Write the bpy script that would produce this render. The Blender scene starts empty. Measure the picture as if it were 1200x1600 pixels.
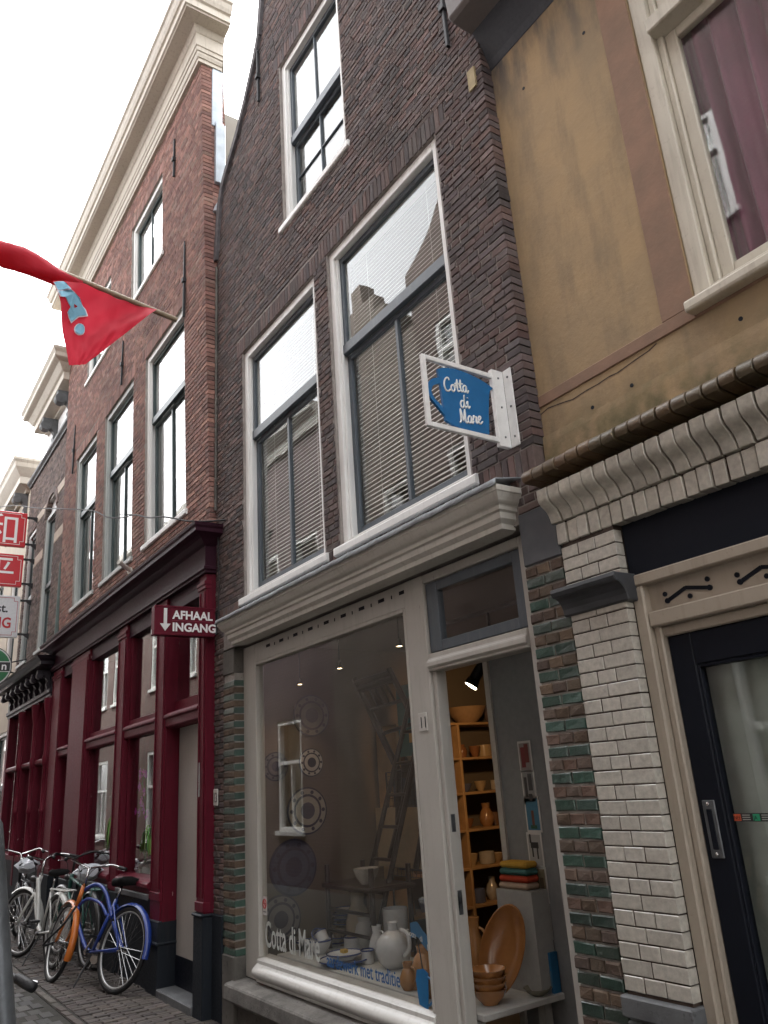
import bpy, bmesh, math, random
from mathutils import Vector, Matrix
R = math.radians
SC = bpy.context.scene
COL = SC.collection
rnd = random.Random(11)

# ------------------------------------------------------------------ camera
# the street was surveyed in units of 0.8667 m with its ground at -0.2; P() turns a surveyed point into metres
U, Z0 = 0.8667, 0.2
def P(p): return Vector((p[0]*U, p[1]*U, (p[2]+Z0)*U))
CAMPOS = P((0.0, -3.0, 1.65))
AX = ((0.552, -0.305, -0.776), (0.831, 0.128, 0.541), (-0.066, -0.944, 0.324))  # world x,y,z seen in camera axes (right, down, forward)
cam_d = bpy.data.cameras.new('camera')
cam = bpy.data.objects.new('camera', cam_d); COL.objects.link(cam); SC.camera = cam
right = Vector([a[0] for a in AX]).normalized()
fwd = Vector([a[2] for a in AX]); fwd = (fwd - right * fwd.dot(right)).normalized()
upv = right.cross(fwd)
M = Matrix((right, upv, -fwd)).transposed().to_4x4(); M.translation = CAMPOS
cam.matrix_world = M
cam_d.sensor_fit = 'VERTICAL'; cam_d.sensor_height = 36; cam_d.sensor_width = 27
cam_d.lens = 36 * 1222 / 1600; cam_d.clip_start = 0.05; cam_d.clip_end = 1000

# ------------------------------------------------------------------ overcast sky and soft sun
SUN_EL, SUN_AZ = R(58), R(330)      # azimuth measured from +y, clockwise
W = bpy.data.worlds.new('World'); SC.world = W; W.use_nodes = True
wn = W.node_tree; bg = wn.nodes['Background']
sky = wn.nodes.new('ShaderNodeTexSky'); sky.sky_type = 'NISHITA'; sky.sun_disc = False
sky.sun_elevation = SUN_EL; sky.sun_rotation = SUN_AZ; sky.air_density = 1.0; sky.dust_density = 4.0; sky.ozone_density = 1.0
hs = wn.nodes.new('ShaderNodeHueSaturation'); hs.inputs['Saturation'].default_value = 0.08
wn.links.new(sky.outputs[0], hs.inputs['Color']); wn.links.new(hs.outputs[0], bg.inputs['Color'])
bg.inputs['Strength'].default_value = 0.15
sd = bpy.data.lights.new('sun', 'SUN'); sd.energy = 0.6; sd.angle = R(40); sd.color = (1, .975, .94)
so = bpy.data.objects.new('sun', sd); COL.objects.link(so)
sdir = Vector((math.sin(SUN_AZ) * math.cos(SUN_EL), math.cos(SUN_AZ) * math.cos(SUN_EL), math.sin(SUN_EL)))
so.rotation_euler = sdir.to_track_quat('Z', 'Y').to_euler()
SC.view_settings.view_transform = 'Standard'; SC.view_settings.look = 'None'
SC.view_settings.exposure = 3.1; SC.view_settings.gamma = 1; SC.view_settings.use_curve_mapping = False
SC.render.engine = 'CYCLES'
SC.cycles.use_denoising = True; SC.cycles.max_bounces = 7; SC.cycles.diffuse_bounces = 4
SC.cycles.glossy_bounces = 4; SC.cycles.transparent_max_bounces = 16; SC.cycles.caustics_reflective = False
SC.cycles.caustics_refractive = False; SC.cycles.sample_clamp_indirect = 6

# ------------------------------------------------------------------ mesh helpers
def world_of(o):
    m = o.matrix_basis.copy()
    if o.parent: m = world_of(o.parent) @ o.matrix_parent_inverse @ m
    return m
def attach(o, parent):
    if parent is not None:
        o.parent = parent; o.matrix_parent_inverse = world_of(parent).inverted()
    return o
def tag(o, label=None, cat=None, group=None, kind=None):
    if label: o['label'] = label
    if cat: o['category'] = cat
    if group: o['group'] = group
    if kind: o['kind'] = kind
    return o
def empty(name, loc, label=None, cat=None, group=None, rot=None, raw=False):
    o = bpy.data.objects.new(name, None); o.empty_display_size = .1; COL.objects.link(o)
    o.location = loc if raw else P(loc)
    if rot: o.rotation_euler = rot
    return tag(o, label, cat, group)
class MB:
    def __init__(s): s.v = []; s.f = []; s.c = []
    def add(s, vs, fs, col=None):
        n = len(s.v); s.v += [tuple(v) for v in vs]; s.f += [tuple(i + n for i in f) for f in fs]
        s.c += [col or (1, 1, 1)] * len(vs); return s
    def box(s, x0, x1, y0, y1, z0, z1, col=None):
        return s.add([(x0,y0,z0),(x1,y0,z0),(x1,y1,z0),(x0,y1,z0),(x0,y0,z1),(x1,y0,z1),(x1,y1,z1),(x0,y1,z1)],
            [(0,3,2,1),(4,5,6,7),(0,1,5,4),(1,2,6,5),(2,3,7,6),(3,0,4,7)], col)
    def prism(s, poly, axis, a, b, col=None):
        n = len(poly)
        if axis == 'x': P = [[(t, p[0], p[1]) for p in poly] for t in (a, b)]
        elif axis == 'y': P = [[(p[0], t, p[1]) for p in poly] for t in (a, b)]
        else: P = [[(p[0], p[1], t) for p in poly] for t in (a, b)]
        return s.add(P[0] + P[1], [tuple(range(n))[::-1], tuple(range(n, 2*n))] + [(i, (i+1) % n, n+(i+1) % n, n+i) for i in range(n)], col)
    def tube(s, path, r, n=8, closed=False, col=None, cap=True):
        P = [Vector(p) for p in path]; m = len(P); rr = r if isinstance(r, (list, tuple)) else [r]*m
        vs = []; fs = []; ref = None
        for i in range(m):
            if closed: t = P[(i+1) % m] - P[i-1]
            else: t = P[min(i+1, m-1)] - P[max(i-1, 0)]
            if t.length < 1e-9: t = Vector((0,0,1))
            t.normalize()
            if ref is None:
                ref = Vector((0,0,1)) if abs(t.z) < .9 else Vector((1,0,0))
            a = ref - t * ref.dot(t)
            if a.length < 1e-6: a = t.orthogonal()
            a.normalize(); ref = a; b = t.cross(a)
            for k in range(n):
                an = 2*math.pi*k/n; vs.append(P[i] + (a*math.cos(an) + b*math.sin(an)) * rr[i])
        for i in range(m if closed else m-1):
            j = (i+1) % m
            for k in range(n):
                l = (k+1) % n; fs.append((i*n+k, i*n+l, j*n+l, j*n+k))
        if cap and not closed: fs += [tuple(range(n))[::-1], tuple(range((m-1)*n, m*n))]
        return s.add(vs, fs, col)
    def lathe(s, prof, c=(0,0,0), n=24, col=None, sx=1, sy=1):
        vs = []; fs = []; m = len(prof)
        for r, z in prof:
            for k in range(n):
                an = 2*math.pi*k/n; vs.append((c[0]+r*math.cos(an)*sx, c[1]+r*math.sin(an)*sy, c[2]+z))
        for i in range(m-1):
            for k in range(n):
                l = (k+1) % n; fs.append((i*n+k, i*n+l, (i+1)*n+l, (i+1)*n+k))
        fs += [tuple(range(n))[::-1], tuple(range((m-1)*n, m*n))]
        return s.add(vs, fs, col)
    def xf(s, fn):
        s.v = [tuple(fn(Vector(v))) for v in s.v]; return s
    def build(s, name, mat, parent=None, smooth=False, bevel=0, origin=None, fix=True, seg=1, raw=False, **kw):
        me = bpy.data.meshes.new(name)
        if not raw: s.v = [tuple(P(v)) for v in s.v]; origin = P(origin) if origin else None
        xs, ys, zs = zip(*s.v)
        o0 = Vector(origin) if origin else Vector(((min(xs)+max(xs))/2, (min(ys)+max(ys))/2, min(zs)))
        me.from_pydata([(v[0]-o0.x, v[1]-o0.y, v[2]-o0.z) for v in s.v], [], s.f)
        at = me.attributes.new('col', 'FLOAT_COLOR', 'POINT')
        at.data.foreach_set('color', [x for c in s.c for x in (*c, 1.0)])
        if fix:
            bm = bmesh.new(); bm.from_mesh(me); bmesh.ops.recalc_face_normals(bm, faces=bm.faces); bm.to_mesh(me); bm.free()
        me.materials.append(mat)
        if smooth:
            me.polygons.foreach_set('use_smooth', [True]*len(me.polygons))
            if smooth != 'all':
                me.set_sharp_from_angle(angle=R(38))
        o = bpy.data.objects.new(name, me); COL.objects.link(o); o.location = o0
        if bevel:
            b = o.modifiers.new('bevel', 'BEVEL'); b.width = bevel; b.segments = seg; b.limit_method = 'ANGLE'; b.angle_limit = R(40)
        attach(o, parent); tag(o, **kw)
        return o
def dup(src, parent=None, loc=None):
    o = src.copy(); COL.objects.link(o)
    if parent is not None: o.parent = parent
    if loc is not None: o.location = loc
    return o
def spline(pts, n=6, closed=False):
    P = [Vector(p) for p in pts]; m = len(P); out = []
    for i in range(m if closed else m-1):
        p0 = P[(i-1) % m] if closed else P[max(i-1, 0)]; p1 = P[i]; p2 = P[(i+1) % m]
        p3 = P[(i+2) % m] if closed else P[min(i+2, m-1)]
        for k in range(n):
            t = k/n; t2 = t*t; t3 = t2*t
            out.append(.5*((2*p1) + (-p0+p2)*t + (2*p0-5*p1+4*p2-p3)*t2 + (-p0+3*p1-3*p2+p3)*t3))
    if not closed: out.append(P[-1])
    return out
def text_mesh(body, size=1, extrude=.002, offset=0, shear=0, spacing=1, align='LEFT'):
    cu = bpy.data.curves.new('lettering', 'FONT'); cu.body = body; cu.size = size; cu.extrude = extrude
    cu.offset = offset; cu.shear = shear; cu.space_character = spacing; cu.align_x = align; cu.resolution_u = 3
    ob = bpy.data.objects.new('lettering', cu); COL.objects.link(ob)
    bpy.context.view_layer.update()
    me = bpy.data.meshes.new_from_object(ob.evaluated_get(bpy.context.evaluated_depsgraph_get()))
    bpy.data.objects.remove(ob); bpy.data.curves.remove(cu)
    return me
def text_obj(name, body, mat, parent, origin, u, v, size, sx=1.0, **kw):
    """flat lettering: u = reading direction, v = up direction, both world vectors"""
    me = text_mesh(body, size=size, **kw); me.name = name
    u = Vector(u).normalized(); v = Vector(v).normalized(); n = u.cross(v); o0 = P(origin)
    m = Matrix((u*sx*U, v*U, n*U)).transposed().to_4x4()
    me.transform(m)
    me.materials.clear(); me.materials.append(mat)
    o = bpy.data.objects.new(name, me); COL.objects.link(o); o.location = o0
    return attach(o, parent)

# ------------------------------------------------------------------ materials
MATS = {}
def nodes_of(name):
    m = bpy.data.materials.new(name); m.use_nodes = True; nt = m.node_tree
    return m, nt, nt.nodes['Principled BSDF']
def N(nt, t, **kw):
    n = nt.nodes.new(t)
    for k, v in kw.items():
        if k.startswith('_'): setattr(n, k[1:], v)
        else: n.inputs[k].default_value = v
    return n
def L(nt, a, b): nt.links.new(a, b)
def wpos(nt):
    return nt.nodes.new('ShaderNodeNewGeometry').outputs['Position']
def opos(nt):
    return nt.nodes.new('ShaderNodeTexCoord').outputs['Object']
def ramp(nt, src, p0, p1, c0=(0,0,0,1), c1=(1,1,1,1)):
    r = nt.nodes.new('ShaderNodeValToRGB'); r.color_ramp.elements[0].position = p0; r.color_ramp.elements[1].position = p1
    r.color_ramp.elements[0].color = c0; r.color_ramp.elements[1].color = c1
    L(nt, src, r.inputs[0]); return r.outputs[0]
def noise(nt, vec, scale, detail=4, rough=.55):
    n = N(nt, 'ShaderNodeTexNoise', Scale=scale, Detail=detail, Roughness=rough); L(nt, vec, n.inputs['Vector']); return n.outputs['Fac']
def mix(nt, fac, a, b, mode='MIX'):
    n = nt.nodes.new('ShaderNodeMix'); n.data_type = 'RGBA'; n.blend_type = mode
    for sock, val in ((n.inputs[0], fac), (n.inputs[6], a), (n.inputs[7], b)):
        if hasattr(val, 'type') and hasattr(val, 'links'): L(nt, val, sock)
        elif isinstance(val, (int, float)): sock.default_value = val
        else: sock.default_value = (*val, 1) if len(val) == 3 else val
    return n.outputs[2]
def bump(nt, bs, h, strength=.4, dist=.01):
    b = N(nt, 'ShaderNodeBump', Strength=strength, Distance=dist); L(nt, h, b.inputs['Height']); L(nt, b.outputs[0], bs.inputs['Normal'])
def scaled(nt, vec, s):
    n = nt.nodes.new('ShaderNodeVectorMath'); n.operation = 'MULTIPLY'; n.inputs[1].default_value = s; L(nt, vec, n.inputs[0]); return n.outputs[0]

def paint(name, col, rough=.45, dirt=.25, dirtcol=None, streak=True, spec=.5, chips=0, chipcol=(.45,.42,.4)):
    """painted timber or metal: slight tone drift, rain streaks, faint brush relief"""
    m, nt, b = nodes_of(name); p = wpos(nt)
    n1 = noise(nt, p, 1.7, 5); n2 = noise(nt, scaled(nt, p, (14, 14, 1.3)), 2.2, 4)
    dc = dirtcol or tuple(c*.55 for c in col)
    c1 = mix(nt, ramp(nt, n1, .35, .75), col, tuple(c*.86 for c in col))
    f = N(nt, 'ShaderNodeMath', _operation='MULTIPLY'); L(nt, ramp(nt, n2, .52, .8), f.inputs[0]); f.inputs[1].default_value = dirt
    c2 = mix(nt, f.outputs[0], c1, dc)
    n3 = noise(nt, p, 55, 3)
    f3 = N(nt, 'ShaderNodeMath', _operation='MULTIPLY'); L(nt, ramp(nt, n3, .62, .72), f3.inputs[0]); f3.inputs[1].default_value = dirt*.5
    c3 = mix(nt, f3.outputs[0], c2, dc)
    if chips:
        nc = noise(nt, scaled(nt, p, (26, 26, 7)), 1.0, 5, .65)
        c3 = mix(nt, ramp(nt, nc, .72-chips*.1, .735-chips*.1), c3, chipcol)
    L(nt, c3, b.inputs['Base Color']); b.inputs['Roughness'].default_value = rough
    b.inputs['Specular IOR Level'].default_value = spec
    r = ramp(nt, n3, .2, .8, (rough*.8,)*3+(1,), (min(1, rough*1.25),)*3+(1,)); L(nt, r, b.inputs['Roughness'])
    bump(nt, b, noise(nt, scaled(nt, p, (30, 30, 9)), 4, 3), .12, .004)
    MATS[name] = m; return m
def brickmat(name, mortar=(.3,.28,.26), smear=.5, bumpy=.7, rough=.85, spec=.3, soot=.4, sootcol=(.02,.018,.018), coat=0):
    m, nt, b = nodes_of(name); p = wpos(nt)
    at = nt.nodes.new('ShaderNodeAttribute'); at.attribute_name = 'col'
    n1 = noise(nt, p, 38, 6, .65); n2 = noise(nt, p, 1.1, 5, .6); n3 = noise(nt, p, 9, 5, .6)
    c = mix(nt, ramp(nt, n1, .3, .72), at.outputs['Color'], (0,0,0), 'MIX')
    f = N(nt, 'ShaderNodeMath', _operation='MULTIPLY'); L(nt, ramp(nt, n1, .3, .8), f.inputs[0]); f.inputs[1].default_value = .45
    c = mix(nt, f.outputs[0], at.outputs['Color'], (.015,.013,.013))
    f2 = N(nt, 'ShaderNodeMath', _operation='MULTIPLY'); L(nt, ramp(nt, n2, .42, .68), f2.inputs[0]); f2.inputs[1].default_value = soot
    c = mix(nt, f2.outputs[0], c, sootcol)
    f3 = N(nt, 'ShaderNodeMath', _operation='MULTIPLY'); L(nt, ramp(nt, n3, .6, .78), f3.inputs[0]); f3.inputs[1].default_value = smear
    c = mix(nt, f3.outputs[0], c, mortar)
    L(nt, c, b.inputs['Base Color']); b.inputs['Roughness'].default_value = rough; b.inputs['Specular IOR Level'].default_value = spec
    if coat: b.inputs['Coat Weight'].default_value = coat; b.inputs['Coat Roughness'].default_value = .12
    bump(nt, b, n1, bumpy, .006)
    MATS[name] = m; return m
def stone(name, col, rough=.8, scale=6, contrast=.4, bumpy=.4, spec=.4, dark=None):
    m, nt, b = nodes_of(name); p = wpos(nt)
    n1 = noise(nt, p, scale, 8, .65); n2 = noise(nt, p, scale*7, 5, .6)
    d = dark or tuple(c*(1-contrast) for c in col)
    c = mix(nt, ramp(nt, n1, .35, .68), col, d)
    c = mix(nt, ramp(nt, n2, .6, .72), c, tuple(x*.6 for x in d))
    L(nt, c, b.inputs['Base Color']); b.inputs['Roughness'].default_value = rough; b.inputs['Specular IOR Level'].default_value = spec
    bump(nt, b, n2, bumpy, .006); MATS[name] = m; return m
def plain(name, col, rough=.5, metal=0, spec=.5, coat=0, var=.15, scale=14, bumpy=0):
    m, nt, b = nodes_of(name); p = wpos(nt)
    c = mix(nt, ramp(nt, noise(nt, p, scale, 5), .35, .7), col, tuple(x*(1-var) for x in col))
    L(nt, c, b.inputs['Base Color']); b.inputs['Roughness'].default_value = rough; b.inputs['Metallic'].default_value = metal
    b.inputs['Specular IOR Level'].default_value = spec; b.inputs['Coat Weight'].default_value = coat; b.inputs['Coat Roughness'].default_value = .1
    if bumpy: bump(nt, b, noise(nt, p, scale*4, 4), bumpy, .004)
    MATS[name] = m; return m
def attrmat(name, rough=.5, spec=.5, coat=0):
    m, nt, b = nodes_of(name)
    at = nt.nodes.new('ShaderNodeAttribute'); at.attribute_name = 'col'
    c = mix(nt, ramp(nt, noise(nt, wpos(nt), 25, 4), .4, .75), at.outputs['Color'], (0,0,0)); c2 = mix(nt, .12, at.outputs['Color'], c)
    L(nt, c2, b.inputs['Base Color']); b.inputs['Roughness'].default_value = rough; b.inputs['Specular IOR Level'].default_value = spec
    b.inputs['Coat Weight'].default_value = coat; b.inputs['Coat Roughness'].default_value = .08
    MATS[name] = m; return m
def emit(name, col, strength):
    m, nt, b = nodes_of(name); b.inputs['Base Color'].default_value = (*col, 1)
    b.inputs['Emission Color'].default_value = (*col, 1); b.inputs['Emission Strength'].default_value = strength
    MATS[name] = m; return m
def glass(name, tint=(.97,.98,.975), ior=1.5, wav=.0):
    """one thin pane: clear, with mirror reflection that grows at grazing angles; old glass is slightly wavy"""
    m = bpy.data.materials.new(name); m.use_nodes = True; nt = m.node_tree; nt.nodes.clear()
    out = nt.nodes.new('ShaderNodeOutputMaterial'); tr = N(nt, 'ShaderNodeBsdfTransparent', Color=(*tint, 1))
    gl = N(nt, 'ShaderNodeBsdfGlossy', Roughness=.0, Color=(1,1,1,1)); fr = N(nt, 'ShaderNodeFresnel', IOR=ior)
    ge = nt.nodes.new('ShaderNodeNewGeometry'); mi_ = N(nt, 'ShaderNodeMapRange'); mi_.inputs['To Min'].default_value = ior; mi_.inputs['To Max'].default_value = 1/ior
    L(nt, ge.outputs['Backfacing'], mi_.inputs[0]); L(nt, mi_.outputs[0], fr.inputs['IOR'])
    mx = nt.nodes.new('ShaderNodeMixShader')
    L(nt, fr.outputs[0], mx.inputs[0]); L(nt, tr.outputs[0], mx.inputs[1]); L(nt, gl.outputs[0], mx.inputs[2]); L(nt, mx.outputs[0], out.inputs[0])
    if wav:
        bp = N(nt, 'ShaderNodeBump', Strength=wav, Distance=.02); L(nt, noise(nt, wpos(nt), 2.2, 1), bp.inputs['Height'])
        L(nt, bp.outputs[0], gl.inputs['Normal'])
    MATS[name] = m; return m

white = paint('white_paint', (.80,.80,.78), .42, .25, (.42,.40,.36))
cream = paint('cream_paint', (.56,.54,.49), .5, .35, (.22,.19,.15))
shopcream = paint('shop_cream_paint', (.48,.46,.42), .4, .3, (.25,.23,.19), chips=.25, chipcol=(.3,.27,.24))
creamold = paint('cornice_paint', (.50,.45,.38), .55, .5, (.20,.16,.12))
sashgrey = paint('grey_blue_sash_paint', (.085,.105,.125), .38, .3, (.2,.2,.2))
sashteal = paint('dark_teal_sash_paint', (.035,.06,.062), .35, .2)
greytrim = paint('pale_green_grey_paint', (.44,.47,.46), .5, .4, (.2,.2,.18))
bordeaux = paint('bordeaux_paint', (.118,.011,.023), .45, .55, (.045,.010,.014), spec=.12, chips=.16, chipcol=(.42,.30,.30))
bordark = paint('dark_bordeaux_paint', (.036,.012,.021), .42, .2, (.05,.025,.03), spec=.08)
blackpaint = paint('black_paint', (.009,.011,.017), .42, .12, (.022,.022,.025), spec=.12)
plinth = paint('dark_grey_plinth_paint', (.018,.022,.028), .55, .35, (.045,.045,.045), spec=.14, chips=.02, chipcol=(.12,.12,.11))
doorbeige = paint('beige_frame_paint', (.36,.31,.25), .42, .35, (.15,.12,.09), chips=.06)
beigepanel = paint('beige_panel_paint', (.40,.37,.34), .55, .2)
darkbrick = brickmat('dark_brick', (.24,.21,.20), .12, .5, soot=.42)
redbrick = brickmat('red_brick', (.34,.28,.25), .16, .45, soot=.30, sootcol=(.06,.03,.03))
greybrick = brickmat('grey_brown_brick', (.33,.29,.26), .25, .6, soot=.25, sootcol=(.06,.05,.05))
pierbrick = brickmat('pier_brick', (.28,.26,.23), .28, .9, soot=.2)
greenglaze = brickmat('green_glazed_brick', (.2,.2,.18), .22, .8, .28, .6, soot=.2, coat=.5)
whiteglaze = brickmat('white_glazed_brick', (.36,.33,.28), .20, .10, .28, .6, soot=.10, sootcol=(.16,.13,.10), coat=.35)
rollglaze = brickmat('brown_glazed_brick', (.085,.09,.03), .7, .6, .5, .45, soot=.45, sootcol=(.025,.03,.015), coat=.25)
paver = brickmat('paving_brick', (.10,.095,.085), .35, .9, .75, .4, soot=.35, sootcol=(.025,.023,.02))
mortar_l = stone('pale_mortar', (.36,.335,.31), .95, 9, .35)
mortar_d = stone('dark_mortar', (.10,.085,.075), .95, 9, .35)
mortar_w = stone('brown_pointing', (.07,.05,.04), .95, 9, .35)
mortar_m = stone('grey_brown_mortar', (.31,.28,.26), .95, 9, .35)
bluestone = stone('bluestone', (.13,.135,.14), .6, 5, .45)
sillstone = stone('grey_sill_stone', (.20,.19,.175), .8, 8, .5, .7)
cement = stone('cement_render', (.15,.14,.125), .9, 3, .5, .4)
sandpave = stone('joint_sand', (.05,.046,.04), .95, 12, .4, .5)
asphalt = stone('asphalt', (.05,.05,.05), .9, 20, .3, .5)
lead = plain('lead_sheet', (.36,.39,.42), .5, .0, .5, 0, .35, 12, .5)
zinc = plain('zinc_sheet', (.42,.47,.52), .42, .35, .5, 0, .25, 7, .2)
iron = plain('black_iron', (.018,.018,.02), .55, .2, .5, 0, .4, 30, .4)
steel = plain('grey_steel', (.16,.17,.18), .4, .6, .5, 0, .35, 16, .3)
chrome = plain('chrome', (.62,.62,.62), .16, 1, .5, 0, .15, 30)
rubber = plain('black_rubber', (.012,.012,.013), .6, 0, .4, 0, .3, 40, .3)
wood = plain('pale_shelf_wood', (.42,.26,.12), .55, 0, .4, 0, .3, 7, .1)
darkwood = plain('dark_wood', (.022,.012,.009), .45, 0, .4, 0, .4, 9, .1)
polewood = plain('pole_wood', (.26,.20,.13), .6, 0, .4, 0, .3, 20, .2)
tilered = plain('grey_brown_roof_tile', (.10,.085,.055), .75, 0, .3, 0, .5, 5, .5)
roomdark = plain('room_wall', (.34,.32,.29), .9, 0, .2, 0, .2, 1)
shopwall = plain('shop_wall', (.13,.11,.085), .9, 0, .2, 0, .12, 1.2)
shopfloor = plain('shop_floor', (.12,.09,.06), .6, 0, .4, 0, .3, 3)
ceram = attrmat('glazed_ceramic', .18, .6, .3)
cloth = attrmat('cloth', .9, .1)
paper = attrmat('printed_card', .6, .3)
signpaint = attrmat('sign_paint', .35, .5, .1)
bikepaint = attrmat('bicycle_lacquer', .36, .5, .25)
slat = plain('blind_slat', (.86,.86,.83), .5, 0, .4, 0, .15, 3)
net = plain('net_curtain', (.55,.54,.52), .9, 0, .2, 0, .15, 6)
pane = glass('window_glass', wav=.10)
shoppane = glass('shop_glass', ior=1.5, wav=.012)
lampglow = emit('halogen_glow', (1.0, .72, .38), 3)
# ================================================================== brickwork
def project(p):
    d = Vector(p) - Vector((0, -3, 1.65))
    c = [sum(AX[i][k]*d[i] for i in range(3)) for k in range(3)]
    return (600 + 1222*c[0]/c[2], 800 + 1222*c[1]/c[2], c[2]) if c[2] > .1 else (-1e4, -1e4, c[2])
def in_frame(p, m=0):
    q = project(p); return q[2] > 0 and -m < q[0] < 1200+m and -m < q[1] < 1600+m
def one_brick(mb, x0, x1, z0, z1, yf, depth, col, wob=.0015, ch=.004, r=rnd):
    j = lambda a: r.uniform(-a, a)
    yj = [yf + j(wob*1.6) for _ in range(4)]
    q = [(x0, z0), (x1, z0), (x1, z1), (x0, z1)]
    c = min(ch, (x1-x0)*.3, (z1-z0)*.3); ins = [(c, c), (-c, c), (-c, -c), (c, -c)]
    vs = [(a, yf+depth, b) for a, b in q] + [(a+j(wob), yf+c*.9, b+j(wob)) for a, b in q] + \
         [(a+i[0]+j(wob), yj[k], b+i[1]+j(wob)) for k, ((a, b), i) in enumerate(zip(q, ins))]
    fs = [(8,9,10,11)] + [(4+k, 4+(k+1) % 4, 8+(k+1) % 4, 8+k) for k in range(4)] + [(k, (k+1) % 4, 4+(k+1) % 4, 4+k) for k in range(4)]
    mb.add(vs, fs, col)
def courses(x0, x1, z0, z1, ch, Ls, joint=.009, bond='cross', openings=(), xlim=None, r=rnd):
    """rectangles of bricks, cut at openings; alternate stretcher and header courses"""
    out = []; n = int(round((z1-z0)/ch)); hd = (Ls-joint)/2
    for i in range(n):
        a0 = z0 + i*ch; a1 = a0 + ch - joint
        lo, hi = (x0, x1) if xlim is None else xlim((a0+a1)/2)
        if hi - lo < .03: continue
        w = Ls if (bond == 'run' or i % 2 == 0) else hd
        off = ((i//2) % 2)*.5*Ls + (0 if i % 2 == 0 else .25*Ls) if bond == 'cross' else (i % 2)*.5*Ls
        x = lo - (off % (w+joint)) - r.uniform(0, .01)
        while x < hi:
            wj = w + r.uniform(-.006, .006)
            if hi - (x+wj+joint) < .055: wj = max(wj, hi-x)
            a, b = max(x, lo), min(x+wj, hi); full = (x >= lo and x+wj <= hi)
            segs = [(a, b)] if b - a > .018 else []
            for (ox0, ox1, oz0, oz1) in openings:
                if a0+(ch-joint)*.5 > oz0 and a0+(ch-joint)*.5 < oz1:
                    ns = []
                    for (p, q) in segs:
                        if q <= ox0 or p >= ox1: ns.append((p, q)); continue
                        full = False
                        if ox0 - p > .018: ns.append((p, ox0))
                        if q - ox1 > .018: ns.append((ox1, q))
                    segs = ns
            for (p, q) in segs: out.append((p, q, a0, a1, full))
            x += wj + joint
    return out
def pick(pal, r=rnd):
    c = pal[r.randrange(len(pal))]; k = r.uniform(.68, 1.32)
    return tuple(max(0, x*k*r.uniform(.975, 1.025)) for x in c)
def lay(parent, rects, yf, mat, pal, depth=.10, singles=300, lean=None, wob=.0018, ch=.0045, name='brick', jit=.003, colfn=None):
    """bricks that show largest become objects of their own with shared meshes, the rest one joined part"""
    ln = lean or (lambda z: 0.0)
    def rank(t):
        c = ((t[0]+t[1])/2, yf, (t[2]+t[3])/2)
        return (Vector(c)-Vector((0,-3,1.65))).length if in_frame(c) else 1e6
    order = sorted(range(len(rects)), key=lambda k: rank(rects[k]))
    chosen = [k for k in order if rank(rects[k]) < 1e5][:singles]; cs = set(chosen)
    cache = {}
    for k in chosen:
        x0, x1, z0, z1 = rects[k][:4]; w = round((x1-x0)/.012)*.012; h = z1-z0; w = max(w, .018)
        key = (round(w, 3), round(h, 3), rnd.randrange(5))
        col = colfn(rects[k]) if colfn else None
        if colfn: key = key[:2] + (round(col[0]*50),)
        if key not in cache:
            mb = MB(); one_brick(mb, -(x1-x0)/2, (x1-x0)/2, 0, h, 0, depth, col or pick(pal), wob, ch)
            b = mb.build(name, mat, None, origin=(0, 0, -0.0), fix=False); b.parent = parent
            b.matrix_parent_inverse = world_of(parent).inverted(); cache[key] = b
        else:
            b = dup(cache[key]); 
        zc = (z0+z1)/2
        b.location = P(((x0+x1)/2, yf + ln(zc) + rnd.uniform(-jit, jit), z0)); 
        b.rotation_euler = (rnd.uniform(-.012, .012), rnd.uniform(-.006, .006), rnd.uniform(-.012, .012))
    mb = MB()
    for k, t in enumerate(rects):
        if k in cs: continue
        col = colfn(t) if colfn else pick(pal)
        y = yf + ln((t[2]+t[3])/2) + rnd.uniform(-jit, jit)
        one_brick(mb, t[0], t[1], t[2], t[3], y, depth, col, wob, ch)
    if mb.v: mb.build('brickwork', mat, parent, fix=False, kind='stuff')
def slab(mb, x0, x1, z0, z1, y0, y1, openings, lean=None):
    """wall core with real openings"""
    xs = sorted({x0, x1, *[v for o in openings for v in o[:2] if x0 < v < x1]})
    for a, b in zip(xs, xs[1:]):
        cuts = sorted([(o[2], o[3]) for o in openings if o[0] < (a+b)/2 < o[1]]); z = z0
        for c0, c1 in cuts + [(z1, z1)]:
            if c0 > z + 1e-4: mb.box(a, b, y0, y1, z, min(c0, z1))
            z = max(z, c1)
    if lean: mb.xf(lambda v: Vector((v.x, v.y + lean(v.z), v.z)))
    return mb
DARKPAL = [tuple(c*1.14 for c in q) for q in ((.110,.084,.082),(.096,.076,.076),(.128,.090,.084),(.088,.074,.074),(.118,.094,.088),(.134,.094,.086),(.140,.090,.080))]
REDPAL = [(.32,.165,.132),(.29,.150,.122),(.345,.185,.148),(.265,.145,.122),(.31,.190,.155),(.25,.132,.110)]
GREYPAL = [(.20,.145,.125),(.17,.13,.115),(.22,.16,.14),(.15,.115,.105)]
BROWNPAL = [(.125,.085,.064),(.11,.078,.062),(.145,.10,.07),(.118,.074,.056),(.15,.112,.08)]
GREENPAL = [(.016,.058,.040),(.020,.065,.046),(.014,.048,.034),(.024,.070,.048),(.032,.058,.042)]
WHITEPAL = [(.55,.52,.45)]

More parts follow.
